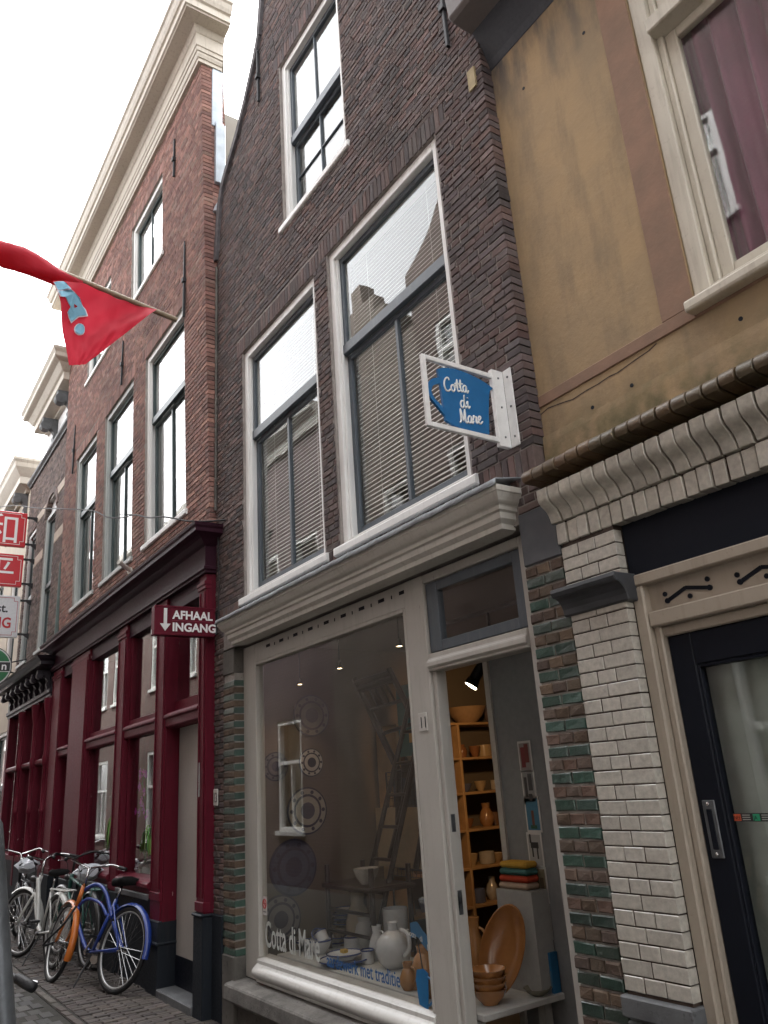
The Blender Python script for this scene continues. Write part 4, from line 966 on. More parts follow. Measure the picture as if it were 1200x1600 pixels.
room(E1, -18.5, -14.5, .2, 2, -.1, 3.6, MATS['restaurant_wall'])
dpp = MB(); dpp.tube([(-14.46, -.07, 5.75), (-14.46, -.07, 4.3)], .045, 10); dpp.build('drain_pipe', plain('green_grey_pipe', (.10,.14,.13), .5, 0, .4, 0, .3, 8), E1, smooth=True)

E2 = empty('brick_house', (-22.5, .1, -.2), 'pale house furthest along the row with bracketed cream cornice', 'house')
m = slab(MB(), -26.5, -18.62, -.2, 9.0, -.02, .2, [(-20.2, -19.2, 4.6, 7.2), (-22.5, -21.4, 4.6, 7.2), (-20.4, -19.0, .5, 3.2)]); m.build('wall', paint('pale_render', (.5,.44,.36), .85, .4), E2)
for a, b, c, d in ((-20.2, -19.2, 4.6, 7.2), (-22.5, -21.4, 4.6, 7.2), (-20.4, -19.0, .5, 3.2)): sash_window(E2, a, b, c, d, .0, sash=sashteal)
cornice(E2, 'roof_cornice', [(.3, 8.62), (-.10, 8.62), (-.10, 8.7), (-.28, 8.76), (-.28, 8.92), (-.34, 9.0), (-.42, 9.12), (-.44, 9.22), (-.48, 9.28), (-.48, 9.34), (.3, 9.42)], -26.5, -18.85, -.05, creamold, yb=.25)
for x in (-19.0, -20.3, -21.6): bracket(E2, x, -.02, 8.62, .55, .3)
rfe = MB(); rfe.prism([(.2, 9.2), (4, 11), (8, 9.2)], 'x', -26.5, -18.62); rfe.build('roof', tilered, E2)
sdw = MB(); sdw.box(-26.5, -26.45, .2, 8, -.2, 9.2); sdw.box(-18.67, -18.62, .3, 8, 3, 9.2); sdw.box(-26.5, -18.62, 7.95, 8, -.2, 9.2); sdw.build('side_wall', mortar_d, E2)
room(E2, -26.4, -18.8, .21, 2, -.1, 8.4)

E3 = empty('brick_house', (-34, .1, -.2), 'unseen plain brown brick house added beyond the pale rendered house to block sky light', 'house')  # out of view, added so the row's open end lets in less sky light
m = MB(); m.box(-44, -26.52, -.02, 8, -.2, 9.4); m.build('wall', greybrick, E3); profile_run(E3, 'roof_cornice', [(.3, 9.2), (-.2, 9.2), (-.4, 9.5), (.3, 9.6)], -44, -26.52, creamold); m = MB(); m.prism([(.2, 9.41), (4, 11), (8, 9.41)], 'x', -44, -26.52); m.build('roof', tilered, E3)
# ================================================================== houses across the street, behind the camera: they shade the lane and show in the glass
def plainbrick(name, c1, c2, mort):
    m, nt, b = nodes_of(name); p = opos(nt)
    mp = N(nt, 'ShaderNodeMapping'); mp.inputs['Rotation'].default_value = (R(90), 0, 0); L(nt, p, mp.inputs[0])
    bt = N(nt, 'ShaderNodeTexBrick', Scale=5.2); bt.inputs['Color1'].default_value = (*c1, 1); bt.inputs['Color2'].default_value = (*c2, 1); bt.inputs['Mortar'].default_value = (*mort, 1)
    bt.inputs['Mortar Size'].default_value = .012; bt.inputs['Brick Width'].default_value = 1.1; bt.inputs['Row Height'].default_value = .3
    L(nt, mp.outputs[0], bt.inputs[0]); c = mix(nt, ramp(nt, noise(nt, p, 1.2, 5), .4, .7), bt.outputs[0], tuple(x*.6 for x in c1))
    L(nt, c, b.inputs['Base Color']); b.inputs['Roughness'].default_value = .85; bump(nt, b, bt.outputs['Fac'], -.4, .008); return m
OB = [plainbrick('brown_house_brick', (.13,.085,.07), (.10,.065,.055), (.24,.21,.19)), plainbrick('buff_house_brick', (.17,.135,.11), (.14,.11,.09), (.26,.23,.20)), plainbrick('purple_house_brick', (.11,.07,.068), (.09,.058,.056), (.22,.2,.19))]
def opposite(x0, x1, h, mi, kind, lab, cols, ground=None):
    y = -4.6; e = empty('brick_house', ((x0+x1)/2, y, -.2), lab, 'house', 'houses across the street')
    wins = []; w = (x1-x0)/cols
    zz = 4.7
    while zz + 1.7 < h - .4:
        for k in range(cols): wins.append((x0+w*(k+.5)-.55, x0+w*(k+.5)+.55, zz, zz+(2.1 if zz < 6 else 1.6)))
        zz += 3.0
    if ground is None: ground = [(x0+w*(k+.5)-.7, x0+w*(k+.5)+.7, .5, 2.9) for k in range(cols)]
    wins += ground
    m = slab(MB(), x0, x1, -.25, h, y-.3, y, wins)
    if kind == 'step':
        n = 4
        for k in range(n): m.box(x0+(x1-x0)*.11*(k+1), x1-(x1-x0)*.11*(k+1), y-.3, y, h+.45*k, h+.45*(k+1))
    if kind == 'bell':
        cx = (x0+x1)/2; hw = (x1-x0)/2
        m.prism([(x0, h), (x1, h), (cx+hw*.72, h+.4), (cx+hw*.5, h+1.1), (cx+hw*.42, h+2.0), (cx+hw*.2, h+2.5), (cx-hw*.2, h+2.5), (cx-hw*.42, h+2.0), (cx-hw*.5, h+1.1), (cx-hw*.72, h+.4)], 'y', y-.3, y)
    m.build('wall', OB[mi], e)
    for a, b, c, d in wins:
        f = MB(); j_ = .09; f.box(a, a+j_, y-.12, y-.02, c, d); f.box(b-j_, b, y-.12, y-.02, c, d); f.box(a+j_, b-j_, y-.12, y-.02, d-j_, d); f.box(a+j_, b-j_, y-.12, y-.02, c, c+.07); f.box(a+j_, b-j_, y-.12, y-.03, (c+d)/2+.2, (c+d)/2+.27); f.box(a-.06, b+.06, y-.1, y+.06, c-.08, c)
        f.box((a+b)/2-.025, (a+b)/2+.025, y-.11, y-.04, c+.07, (c+d)/2+.2)
        wn_ = f.build('window', white, e)
        p = MB(); p.box(a+j_, b-j_, y-.09, y-.085, c+.07, d-j_); p.build('pane', pane, wn_)
    if kind == 'flat': profile_run(e, 'roof_cornice', [(y-.3, h-.1), (y+.1, h-.1), (y+.15, h+.1), (y+.35, h+.25), (y+.38, h+.4), (y-.3, h+.45)], x0-.02, x1+.02, cream)
    rr = MB(); rr.prism([(x0+.02, h-.05), ((x0+x1)/2, h+(1.6 if kind != 'flat' else .6)), (x1-.02, h-.05)], 'y', y-9, y-.3); rr.build('roof', tilered, e)
    sw = MB(); sw.box(x0+.01, x0+.06, y-9, y-.3, -.2, h); sw.box(x1-.06, x1-.01, y-9, y-.3, -.2, h); sw.box(x0, x1, y-9, y-8.9, -.2, h); sw.build('side_wall', mortar_d, e)
    room(e, x0+.1, x1-.1, y-2.2, y-.31, -.1, h-.2)
opposite(-54, -34, 9.6, 2, 'flat', 'unseen long purple brick house with eight window bays added across the street to block sky light', 8)  # unseen extra house, added to cut sky light entering from the far end
opposite(-34, -24.6, 8.8, 0, 'flat', 'brown brick house with five window bays across the street', 5, [(-33, -31.6, .5, 2.9), (-29.6, -28.2, .5, 2.9), (-26.6, -25.4, .9, 2.9)])
opposite(-24.6, -17.2, 8.6, 0, 'flat', 'brown brick house with three window bays and flat cornice across the street', 3)
opposite(-17.2, -13.4, 9.2, 2, 'flat', 'low purple brick house with two window bays across the street', 2, [(-15.9, -14.8, .8, 3.0)])
opposite(-13.4, -9.9, 9.6, 1, 'step', 'buff brick house with stepped gable across the street', 2, [(-10.9, -10.2, -.1, 2.4)])
opposite(-9.9, -5.4, 10.6, 0, 'bell', 'brown brick house with bell gable across the street', 2)
opposite(-5.4, 1.2, 11.6, 2, 'flat', 'purple brick house with three window bays across the street', 3)
opposite(1.2, 9.0, 9.0, 1, 'flat', 'buff brick house with flat cornice across the street, near end', 4)
# ================================================================== signs
def tilt_poly(mb, pts, x0, x1, col): mb.prism(pts, 'x', x0, x1, col)
WHT = (.74,.74,.73); BLU = (.012,.13,.33)
SX = -2.98
sg = empty('hanging_sign', (SX, -.3, 3.40), 'blue jug-shaped shop sign in a white square frame beside the big window', 'sign')
f = MB(); a0, a1, b0, b1, t = -.605, -.045, 3.425, 3.865, .030
f.box(SX-.012, SX+.012, a0, a0+t, b0, b1, WHT); f.box(SX-.012, SX+.012, a0+t, a1, b1-t, b1, WHT); f.box(SX-.012, SX+.012, a0+t, a1, b0, b0+t, WHT)
f.build('frame', signpaint, sg, bevel=.003)
f = MB(); f.box(SX-.016, SX+.016, -.095, -.006, 3.40, 3.895, WHT); f.box(SX+.016, SX+.085, -.010, -.002, 3.40, 3.895, WHT); br_ = f.build('wall_bracket', signpaint, sg, bevel=.003)
for z in (3.46, 3.65, 3.84):
    for q in ((SX+.017, -.05, z), (SX+.055, -.0115, z)):
        b = MB(); b.box(q[0]-.005, q[0]+.005, q[1]-.004, q[1]+.004, q[2]-.005, q[2]+.005); b.build('bolt', steel, br_)
cup = [(-.497,3.795),(-.455,3.812),(-.413,3.820),(-.36,3.826),(-.31,3.825),(-.25,3.818),(-.202,3.808),(-.165,3.799),(-.132,3.788),(-.09,3.768),(-.118,3.749),(-.127,3.722),(-.137,3.67),(-.146,3.623),(-.163,3.462),(-.25,3.448),(-.343,3.448),(-.41,3.462),(-.474,3.485),(-.48,3.549),(-.485,3.666)]
c = MB(); c.prism(cup, 'x', SX-.008, SX+.008, BLU)
ho = spline([(0,-.490,3.744),(0,-.546,3.719),(0,-.576,3.68),(0,-.581,3.636),(0,-.563,3.597),(0,-.527,3.562),(0,-.475,3.512)], 5)
hi_ = spline([(0,-.490,3.705),(0,-.531,3.687),(0,-.552,3.658),(0,-.551,3.627),(0,-.530,3.597),(0,-.508,3.580),(0,-.478,3.556)], 5)
n = len(ho); vs = []
for a, b in zip(ho, hi_): vs += [(SX-.008, a.y, a.z), (SX+.008, a.y, a.z), (SX+.008, b.y, b.z), (SX-.008, b.y, b.z)]
c.add(vs, [(4*k+i, 4*k+(i+1) % 4, 4*k+4+(i+1) % 4, 4*k+4+i) for k in range(n-1) for i in range(4)], BLU)
jug = c.build('jug_panel', signpaint, sg)
GLY = {  # handwritten strokes, x right, y up, in x-heights
 'C': ([[(1.05,1.55),(.95,1.85),(.62,1.85),(.25,1.4),(.12,.75),(.3,.15),(.7,.02),(1.05,.3)]], 1.1),
 'o': ([[(.55,.95),(.25,.85),(.1,.45),(.3,.03),(.6,.15),(.72,.55),(.55,.93),(.75,.8),(.95,.85)]], .85),
 't': ([[(.1,.6),(.42,1.7),(.3,.6),(.38,.08),(.65,.2)], [(-.08,1.1),(.3,1.2),(.75,1.16)]], .55),
 'a': ([[(.75,.8),(.45,1.0),(.15,.6),(.2,.1),(.5,.1),(.75,.75),(.7,.15),(.85,.0),(1.05,.3)]], .95),
 'd': ([[(.7,.8),(.4,.95),(.12,.55),(.2,.05),(.5,.1),(.75,.8),(.9,1.75),(.75,.5),(.85,.03),(1.05,.25)]], 1.0),
 'i': ([[(.1,.5),(.3,.95),(.25,.2),(.4,.02),(.6,.3)], [(.36,1.35),(.38,1.42)]], .5),
 'M': ([[(-.05,.1),(.2,.25),(.35,1.7),(.42,1.75),(.62,.35),(.68,.35),(1.05,1.75),(1.1,1.7),(1.02,.3),(1.15,.02),(1.35,.2)]], 1.3),
 'r': ([[(.0,.3),(.22,1.05),(.36,.85),(.66,.9),(.52,.35),(.62,.02),(.85,.3)]], .78),
 'e': ([[(.0,.35),(.45,.55),(.62,.85),(.42,1.02),(.15,.65),(.2,.1),(.5,.0),(.85,.3)]], .75)}
def handwrite(name, word, parent, org, u, v, xh, r, mat):
    m = MB(); x = 0; org, u, v = Vector(org), Vector(u), Vector(v)
    for chh in word:
        st_, adv = GLY[chh]
        for s_ in st_:
            pts = spline([org + u*((x+px)*xh) + v*(py*xh) for px, py in s_], 4)
            m.tube(pts, r, 6)
        x += adv
    return m.build(name, mat, parent, smooth='all')
letw = plain('white_lettering', (.78,.78,.77), .5, 0, .4, 0, .05)
nn_ = Vector((0, .163, .02)).normalized()
handwrite('lettering', 'Cotta', jug, (SX+.009, -.465, 3.664), (0,.98,.16), (0,-.05,1), .0445, .0052, letw)
handwrite('lettering', 'di', jug, (SX+.009, -.36, 3.585), (0,.98,.12), (0,-.05,1), .046, .0052, letw)
handwrite('lettering', 'Mare', jug, (SX+.009, -.375, 3.487), (0,.98,.17), (0,-.05,1), .0445, .0052, letw)

AX0, AX1 = -7.43, -7.33
ah = empty('box_sign', (-7.38, -.33, 3.1), 'bordeaux box sign reading AFHAAL INGANG with white arrow', 'sign')
f = MB(); f.box(AX0, AX1, -.645, -.03, 3.105, 3.392); bx_ = f.build('sign_box', bordeaux, ah, bevel=.006)
f = MB(); f.box(AX1, AX1+.006, -.645, -.05, 3.105, 3.125); f.box(AX1, AX1+.006, -.645, -.05, 3.375, 3.392); f.build('rim', bordeaux, bx_, bevel=.002)
text_obj('lettering', 'AFHAAL', letw, bx_, (AX1+.003, -.467, 3.268), (0,1,0), (0,0,1), .113, sx=.97, extrude=.001, offset=.0035)
text_obj('lettering', 'INGANG', letw, bx_, (AX1+.003, -.472, 3.148), (0,1,0), (0,0,1), .113, sx=1.0, extrude=.001, offset=.0035)
f = MB(); f.box(AX1, AX1+.004, -.556, -.524, 3.21, 3.365, WHT); f.prism([(-.592, 3.215), (-.488, 3.215), (-.54, 3.145)], 'x', AX1, AX1+.004, WHT); f.build('arrow', signpaint, bx_)
f = MB(); f.box(AX1, AX1+.0025, -.475, -.07, 3.250, 3.2525, (.3,.03,.06)); f.box(AX0+.01, AX0+.03, -.6475, -.6445, 3.12, 3.165, (.5,.5,.48)); f.build('line', signpaint, bx_)
f = MB(); f.box(-7.40, -7.36, -.04, .02, 3.14, 3.36); f.build('mount', iron, ah)

def street_sign(z0, z1, yl, yr, X, face, border, lab, name='restaurant_sign'):
    e = empty(name, (X, (yl+yr)/2, z0), lab, 'sign')
    f = MB(); f.box(X-.05, X+.05, yl, yr, z0, z1, face); b = f.build('sign_panel', signpaint, e, bevel=.008)
    f = MB(); i, w_, k = .045, .009, .07
    a, c_, d, g_ = yl+i, yr-i, z0+i, z1-i
    segs = [(a, d+k, a, g_-k), (a+k, g_, c_-k, g_), (c_, g_-k, c_, d+k), (a+k, d, c_-k, d), (a, g_-k, a+k, g_-k), (a+k, g_-k, a+k, g_), (c_-k, g_, c_-k, g_-k), (c_-k, g_-k, c_, g_-k), (c_, d+k, c_-k, d+k), (c_-k, d+k, c_-k, d), (a+k, d, a+k, d+k), (a, d+k, a+k, d+k)]
    for p, q, r_, s_ in segs: f.box(X+.05, X+.054, min(p, r_)-w_/2, max(p, r_)+w_/2, min(q, s_)-w_/2, max(q, s_)+w_/2, border)
    f.build('border_line', signpaint, b)
    for z in (z0+.08, z1-.08):
        m = MB(); m.box(X-.02, X+.02, yr, -.02, z-.02, z+.02); m.prism([(-.03, z-.10), (-.03, z+.02), (-.16, z-.0)], 'x', X-.018, X+.018); m.build('arm', iron, e)
    return b
RED = (.52,.012,.022); SGX = -17.4
b = street_sign(6.835, 7.595, -1.15, -.25, SGX, RED, WHT, 'upper red restaurant sign with white Chinese character')
text_obj('lettering', '和', letw, b, (SGX+.053, -1.075, 6.93), (0,1,0), (0,0,1), .72, extrude=.002, offset=.0)
b = street_sign(5.97, 6.66, -1.15, -.255, SGX, RED, WHT, 'lower red restaurant sign with white Chinese character')
text_obj('lettering', '平', letw, b, (SGX+.053, -1.055, 6.055), (0,1,0), (0,0,1), .66, extrude=.002, offset=.0)
b = street_sign(4.905, 5.77, -1.20, -.25, SGX, (.62,.63,.65), (.4,.05,.06), 'white restaurant sign with black and red lettering')
text_obj('lettering', 'est.', plain('black_lettering', (.02,.02,.025), .5), b, (SGX+.053, -.80, 5.42), (0,1,0), (0,0,1), .25, sx=.95, extrude=.001, offset=.005)
text_obj('lettering', 'NG', plain('red_lettering', (.45,.015,.02), .5), b, (SGX+.053, -.76, 5.10), (0,1,0), (0,0,1), .30, sx=.82, extrude=.001, offset=.008)
GY, GZ = -.70, 4.31
gsn = empty('round_sign', (SGX, GY, GZ-.4), 'round green beer sign on the iron arm below the white sign', 'sign')
def disc_x(mb, y, z, r, x0, x1, col, n=32): mb.prism([(y+r*math.cos(2*math.pi*k/n), z+r*math.sin(2*math.pi*k/n)) for k in range(n)], 'x', x0, x1, col)
f = MB(); disc_x(f, GY, GZ, .40, SGX-.06, SGX+.05, (.02,.02,.02)); disc_x(f, GY, GZ, .385, SGX-.05, SGX+.055, (.55,.55,.54)); disc_x(f, GY, GZ, .36, SGX-.05, SGX+.06, (.012,.14,.045)); dsc = f.build('disc', signpaint, gsn)
f = MB(); f.box(SGX+.06, SGX+.066, GY-.37, GY+.37, GZ-.105, GZ+.105, (.6,.6,.58)); f.box(SGX+.066, SGX+.07, GY-.36, GY+.36, GZ-.088, GZ+.088, (.015,.015,.016)); f.build('band', signpaint, dsc)
text_obj('lettering', 'n', letw, dsc, (SGX+.072, GY+.20, GZ-.06), (0,1,0), (0,0,1), .21, extrude=.001, offset=.004)
f = MB(); f.tube([(SGX, GY+.39, GZ+.1), (SGX, -.02, GZ+.17)], .014, 6); f.tube([(SGX, GY+.39, GZ-.1), (SGX, -.02, GZ-.16)], .014, 6); f.build('arm', iron, gsn)
# cable along the fronts
wp = [(-20.9,-.35,8.9),(-18.5,-.35,8.15),(-15.8,-.35,7.2),(-13.2,-.35,6.33),(-11.29,-.35,5.68),(-10.41,-.35,5.30),(-9.8,-.32,5.10),(-9.21,-.33,4.95),(-8.6,-.33,4.72),(-8.09,-.33,4.57),(-7.4,-.25,4.31),(-7.1,-.02,4.26)]
m = MB(); m.tube(spline(wp, 5), .009, 6); tag(m.build('cable', rubber), 'thin black cable sagging along the red brick house front', 'cable')
m = MB(); m.tube([(-10.0, -.28, 4.56), (-10.16, -.07, 4.50)], .03, 8); m.tube([(-10.16, -.1, 4.5), (-10.17, -.05, 4.5)], .05, 8); tag(m.build('flagpole_holder', cream), 'short pale flagpole holder on red brick below middle window', 'holder')
m = MB(); m.tube(spline([(-7.30,-.02,4.2),(-7.28,-.022,3.9),(-7.26,-.02,3.6),(-7.27,-.024,3.45),(-7.255,-.02,3.3)], 4), .006, 5); tag(m.build('loose_cable', rubber), 'short black cable hanging down the dark brick corner', 'cable')

# ------------------------------------------------------------------ red flag on its wooden pole
TIP = Vector((-4.93, -1.41, 5.0)); BASE = Vector((-4.41, -4.58, 5.13))
fe = empty('flag', (-4.41, -4.55, 5.0), 'red flag with pale blue lettering wrapped round its wooden pole', 'flag')
pd = (TIP-BASE).normalized()
m = MB(); m.tube([BASE, TIP+pd*.10], .020, 10); m.build('pole', polewood, fe, smooth=True)
m = MB(); m.tube([BASE+pd*.02, BASE-pd*.02], .06, 10); m.tube([BASE+pd*.25, BASE], .032, 10); m.build('pole_bracket', iron, fe, smooth=True)
pn = Vector((pd.y, -pd.x, 0)).normalized(); pn = pn if pn.dot(Vector((0,-3,1.65))-TIP) > 0 else -pn     # plane of the hanging cloth
def on_cloth(px, py):
    c_ = Vector((px-600, py-800, 1222)); d = Vector([sum(AX[i][k]*c_[k] for k in range(3)) for i in range(3)]); o = Vector((0,-3,1.65))
    return o + d*((TIP-o).dot(pn)/d.dot(pn))
Gc, Tc, Bc = on_cloth(80, 442), on_cloth(243, 486), on_cloth(118, 574)
Lc = on_cloth(106, 573)
def crease(t): return 1-abs(2*(t % 1)-1)
def fold(u_, v_): return .035*crease(u_*2.2+v_*1.7)*(1-v_)**.7 + .020*crease(u_*4.6-v_*2.3+.3)*(.3+.7*u_)*(1-.5*v_) + .040*math.sin(u_*6+v_*5)*(1-v_) + .012*math.sin(u_*15-v_*6+1)*(.2+.8*u_)*(1-.6*v_)
nu, nv = 34, 30; vs = []
for i in range(nv+1):
    v_ = i/nv
    l_ = Gc.lerp(Lc, v_); r_ = Tc.lerp(Bc.lerp(Lc, -.0)+(on_cloth(131, 572)-Bc), v_)
    for k in range(nu+1):
        u_ = k/nu; p = l_.lerp(r_, u_); sag = .05*math.sin(math.pi*u_)*(v_*(1-v_))*2
        p = p + pn*(fold(u_, v_)+.02) + Vector((0, 0, -sag)); vs.append(p)
m = MB(); m.add(vs, [(i*(nu+1)+k, i*(nu+1)+k+1, (i+1)*(nu+1)+k+1, (i+1)*(nu+1)+k) for i in range(nv) for k in range(nu)])
def flagmat():
    m, nt, b = nodes_of('red_flag_cloth'); p = wpos(nt)
    c = mix(nt, ramp(nt, noise(nt, p, 4, 3), .4, .7), (.58,.03,.055), (.48,.022,.042)); b.inputs['Roughness'].default_value = .75; L(nt, c, b.inputs['Base Color'])
    tl = N(nt, 'ShaderNodeBsdfTranslucent'); L(nt, c, tl.inputs[0]); mx = N(nt, 'ShaderNodeMixShader', Fac=.5); L(nt, b.outputs[0], mx.inputs[1]); L(nt, tl.outputs[0], mx.inputs[2])
    L(nt, mx.outputs[0], nt.nodes['Material Output'].inputs[0]); return m
fm_ = flagmat(); cl_ = m.build('cloth', fm_, fe, smooth='all', fix=False)
# the rolled part round the pole
m = MB(); s0 = BASE + pd*.5; path = []; rad = []
e0 = on_cloth(128, 440); ln_ = (e0-s0).length
for k in range(26):
    t = k/25; p = s0.lerp(e0, t) + Vector((0, 0, -.06-.03*math.sin(t*5))) + pn*.02*math.sin(t*11); path.append(p); rad.append(.100*(1-.55*t**3)*(.82+.18*math.sin(t*17))+.01)
m.tube(path, rad, 18); 
rv = random.Random(5)
vv = []
for i, v in enumerate(m.v):
    ring, k = divmod(i, 18); a = 2*math.pi*k/18 + ring*.42; s_ = 1+.34*(crease(1.5*a/math.pi)-.5)+.16*(crease(2.5*a/math.pi+.4)-.5); c_ = path[ring]; q = Vector(v)-c_; vv.append(c_+q*s_)
m.v = [tuple(v) for v in vv]; m.build('rolled_cloth', fm_, fe, smooth='all')
def cloth_pt(px, py, off):
    P0 = on_cloth(px, py)
    # nearest grid parameters
    best = min(range(len(vs)), key=lambda i: (vs[i]-pn*(vs[i]-TIP).dot(pn)-P0).length); dep = (vs[best]-TIP).dot(pn)
    return P0 + pn*(dep+off)
ltb = attrmat('pale_blue_print', .6, .3)
def decal(name, pts, col, off, div=3):
    P_ = []
    for (a, b) in zip(pts, pts[1:]+pts[:1]):
        for k in range(div): P_.append((a[0]+(b[0]-a[0])*k/div, a[1]+(b[1]-a[1])*k/div))
    q = [cloth_pt(p[0]*.2333, 360+p[1]*.2333, off) for p in P_]
    m = MB(); m.add(q, [tuple(range(len(q)))], col); o = m.build(name, ltb, cl_, fix=False); return o
GB, EDG = (.20,.42,.55), (.62,.60,.66)
D1 = [(345,372),(395,378),(432,440),(362,436)]; D2 = [(362,444),(435,452),(500,490),(552,548),(566,585),(505,596),(462,630),(430,574),(445,545),(405,492),(378,488)]
def grow(pts, k):
    cx = sum(p[0] for p in pts)/len(pts); cy = sum(p[1] for p in pts)/len(pts)
    return [(cx+(p[0]-cx)*k, cy+(p[1]-cy)*k) for p in pts]
for d in (D1, D2): decal('print_edge', grow(d, 1.10), EDG, .012); decal('print', d, GB, .017)
decal('print_gap', [(462,532),(506,547),(474,560)], (.45,.016,.03), .022)
circ = lambda r: [(520+r*math.cos(k*.4488), 680+r*math.sin(k*.4488)) for k in range(14)]
decal('print_edge', circ(39), EDG, .012, 1); decal('print', circ(33), GB, .017, 1)

# ================================================================== bicycles (built in metres)
def bicycle(name, rear, front, lean, label, fc, fc2=None, tyre=rubber, steer=0, fender=None, rack=False, saddlecol=(.02,.02,.02), bag=False, crate=False, style='city', barcol=chrome, rimcol=(.55,.55,.55), lock=False, group='bicycles parked in front of the restaurant'):
    rear, front = Vector((*rear, 0)), Vector((*front, 0)); h = (front-rear).normalized(); left = Vector((-h.y, h.x, 0)); wb = 1.08
    up = Vector((0,0,1)); upL = up*math.cos(lean) - left*math.sin(lean); leL = left*math.cos(lean) + up*math.sin(lean)
    e = empty(name, (0,0,0), label, 'bicycle', group, raw=True)
    M_ = Matrix((h, leL, upL)).transposed().to_4x4(); M_.translation = rear; e.matrix_basis = M_
    rw = .345; fc2 = fc2 or fc
    def put(mb, nm, mat, par=e, **kw):
        o = mb.build(nm, mat, None, raw=True, **kw); o.parent = par
        if par is not e: o.matrix_parent_inverse = (par.matrix_basis).inverted()
        return o
    def steerxf(v):                                # turn everything ahead about the steering axis
        ax = Vector((wb-.16, 0, .62)); d = Vector(v)-ax; c_, s_ = math.cos(steer), math.sin(steer); return ax+Vector((d.x*c_-d.y*s_, d.x*s_+d.y*c_, d.z))
    def wheel(cx, st):
        t = MB(); t.tube([(cx+(rw-.02)*math.cos(a*.1571), 0, rw+(rw-.02)*math.sin(a*.1571)) for a in range(40)], .021, 10, True)
        if st: t.xf(steerxf)
        w = put(t, 'wheel', tyre, smooth='all')
        r_ = MB(); r_.tube([(cx+(rw-.042)*math.cos(a*.1571), 0, rw+(rw-.042)*math.sin(a*.1571)) for a in range(40)], .012, 8, True, rimcol)
        if st: r_.xf(steerxf)
        put(r_, 'rim', plain('rim_%s' % name[:3], rimcol, .3, .6) if False else bikemetal, w, smooth='all')
        s_ = MB()
        for k in range(28):
            a = k*2*math.pi/28; o_ = .9 if k % 2 else -.9; sd_ = .03 if (k//2) % 2 else -.03
            s_.tube([(cx+.02*math.cos(a+o_), sd_, rw+.02*math.sin(a+o_)), (cx+(rw-.05)*math.cos(a), 0, rw+(rw-.05)*math.sin(a))], .0009, 4, cap=False)
        s_.tube([(cx, -.05, rw), (cx, .05, rw)], .02, 10)
        if st: s_.xf(steerxf)
        put(s_, 'spokes', chrome, w, kind='stuff')
        if fender:
            f_ = MB(); aa = [(-.15+k*.2) for k in range(14)] if not st else [(.95+k*.2) for k in range(14)]
            vs_ = []
            for a in aa:
                for y_, dr in ((-.034, .008), (-.02, .026), (0, .032), (.02, .026), (.034, .008)): vs_.append((cx+(rw+dr)*math.cos(a)*(1 if st else -1)*(1), y_, rw+(rw+dr)*math.sin(a)))
            f_.add(vs_, [(5*k+i, 5*k+i+1, 5*k+6+i, 5*k+5+i) for k in range(len(aa)-1) for i in range(4)], fender if not (st and fc2 != fc) else fc2)
            if st: f_.xf(steerxf)
            put(f_, 'mudguard', bikepaint, e, smooth='all', fix=False)
        return w
    wheel(0, False); wheel(wb, True)
    fr = MB(); hub = Vector((0, 0, rw)); bb = Vector((.46, 0, .29)); st_top = Vector((.27, 0, .74)); hd_b = Vector((wb-.20, 0, .66)); hd_t = Vector((wb-.245, 0, .84))
    if style == 'cruiser':
        fr.tube(spline([hd_t-Vector((0,0,.03)), (wb-.42, 0, .86), (.48, 0, .80), (.30, 0, .62), (.14, 0, .46), hub], 6), .019, 10, col=fc)
        fr.tube(spline([hd_b, (wb-.34, 0, .73), (.52, 0, .70), (.36, 0, .60)], 6), .015, 10, col=fc); fr.tube(spline([hd_b, (wb-.30, 0, .50), (.58, 0, .33), bb], 6), .02, 10, col=fc)
        fr.tube([bb, st_top], .017, 10, col=fc)
    elif style == 'step':
        fr.tube(spline([hd_t-Vector((0,0,.03)), (wb-.36, 0, .58), (.62, 0, .36), bb], 6), .024, 10, col=fc); fr.tube(spline([hd_b, (wb-.34, 0, .46), (.58, 0, .30)], 5), .018, 8, col=fc); fr.tube([bb, st_top], .018, 10, col=fc)
    else:
        fr.tube([hd_t-Vector((0,0,.04)), (.28, 0, .72)], .015, 10, col=fc); fr.tube([hd_b, bb], .018, 10, col=fc); fr.tube([bb, st_top], .017, 10, col=fc)
    for y_ in (-.05, .05):
        fr.tube([bb+Vector((0, y_*.5, 0)), hub+Vector((0, y_, 0))], .011, 8, col=fc); fr.tube([st_top+Vector((0, y_*.4, -.04)), hub+Vector((0, y_, 0))], .009, 8, col=fc)
    put(fr, 'frame', bikepaint, smooth='all')
    fk = MB(); fk.tube([hd_b-Vector((-.01,0,.02)), hd_t], .022, 12, col=fc2)
    for y_ in (-.048, .048): fk.tube(spline([hd_b+Vector((.01, y_*.6, -.02)), (wb-.10, y_, .5), (wb, y_, rw)], 4), .014, 8, col=fc2)
    fk.xf(steerxf); put(fk, 'fork', bikepaint, smooth='all')
    hb = MB(); hb.tube([hd_t, hd_t+Vector((-.03, 0, .16))], .013, 8); tp = hd_t+Vector((-.03, 0, .16))
    for s_ in (-1, 1): hb.tube(spline([tp, tp+Vector((.03, s_*.10, .03)), tp+Vector((.0, s_*.22, .06)), tp+Vector((-.16, s_*.30, .03))], 5), .011, 8)
    hb.xf(steerxf); hbo = put(hb, 'handlebar', barcol, smooth='all')
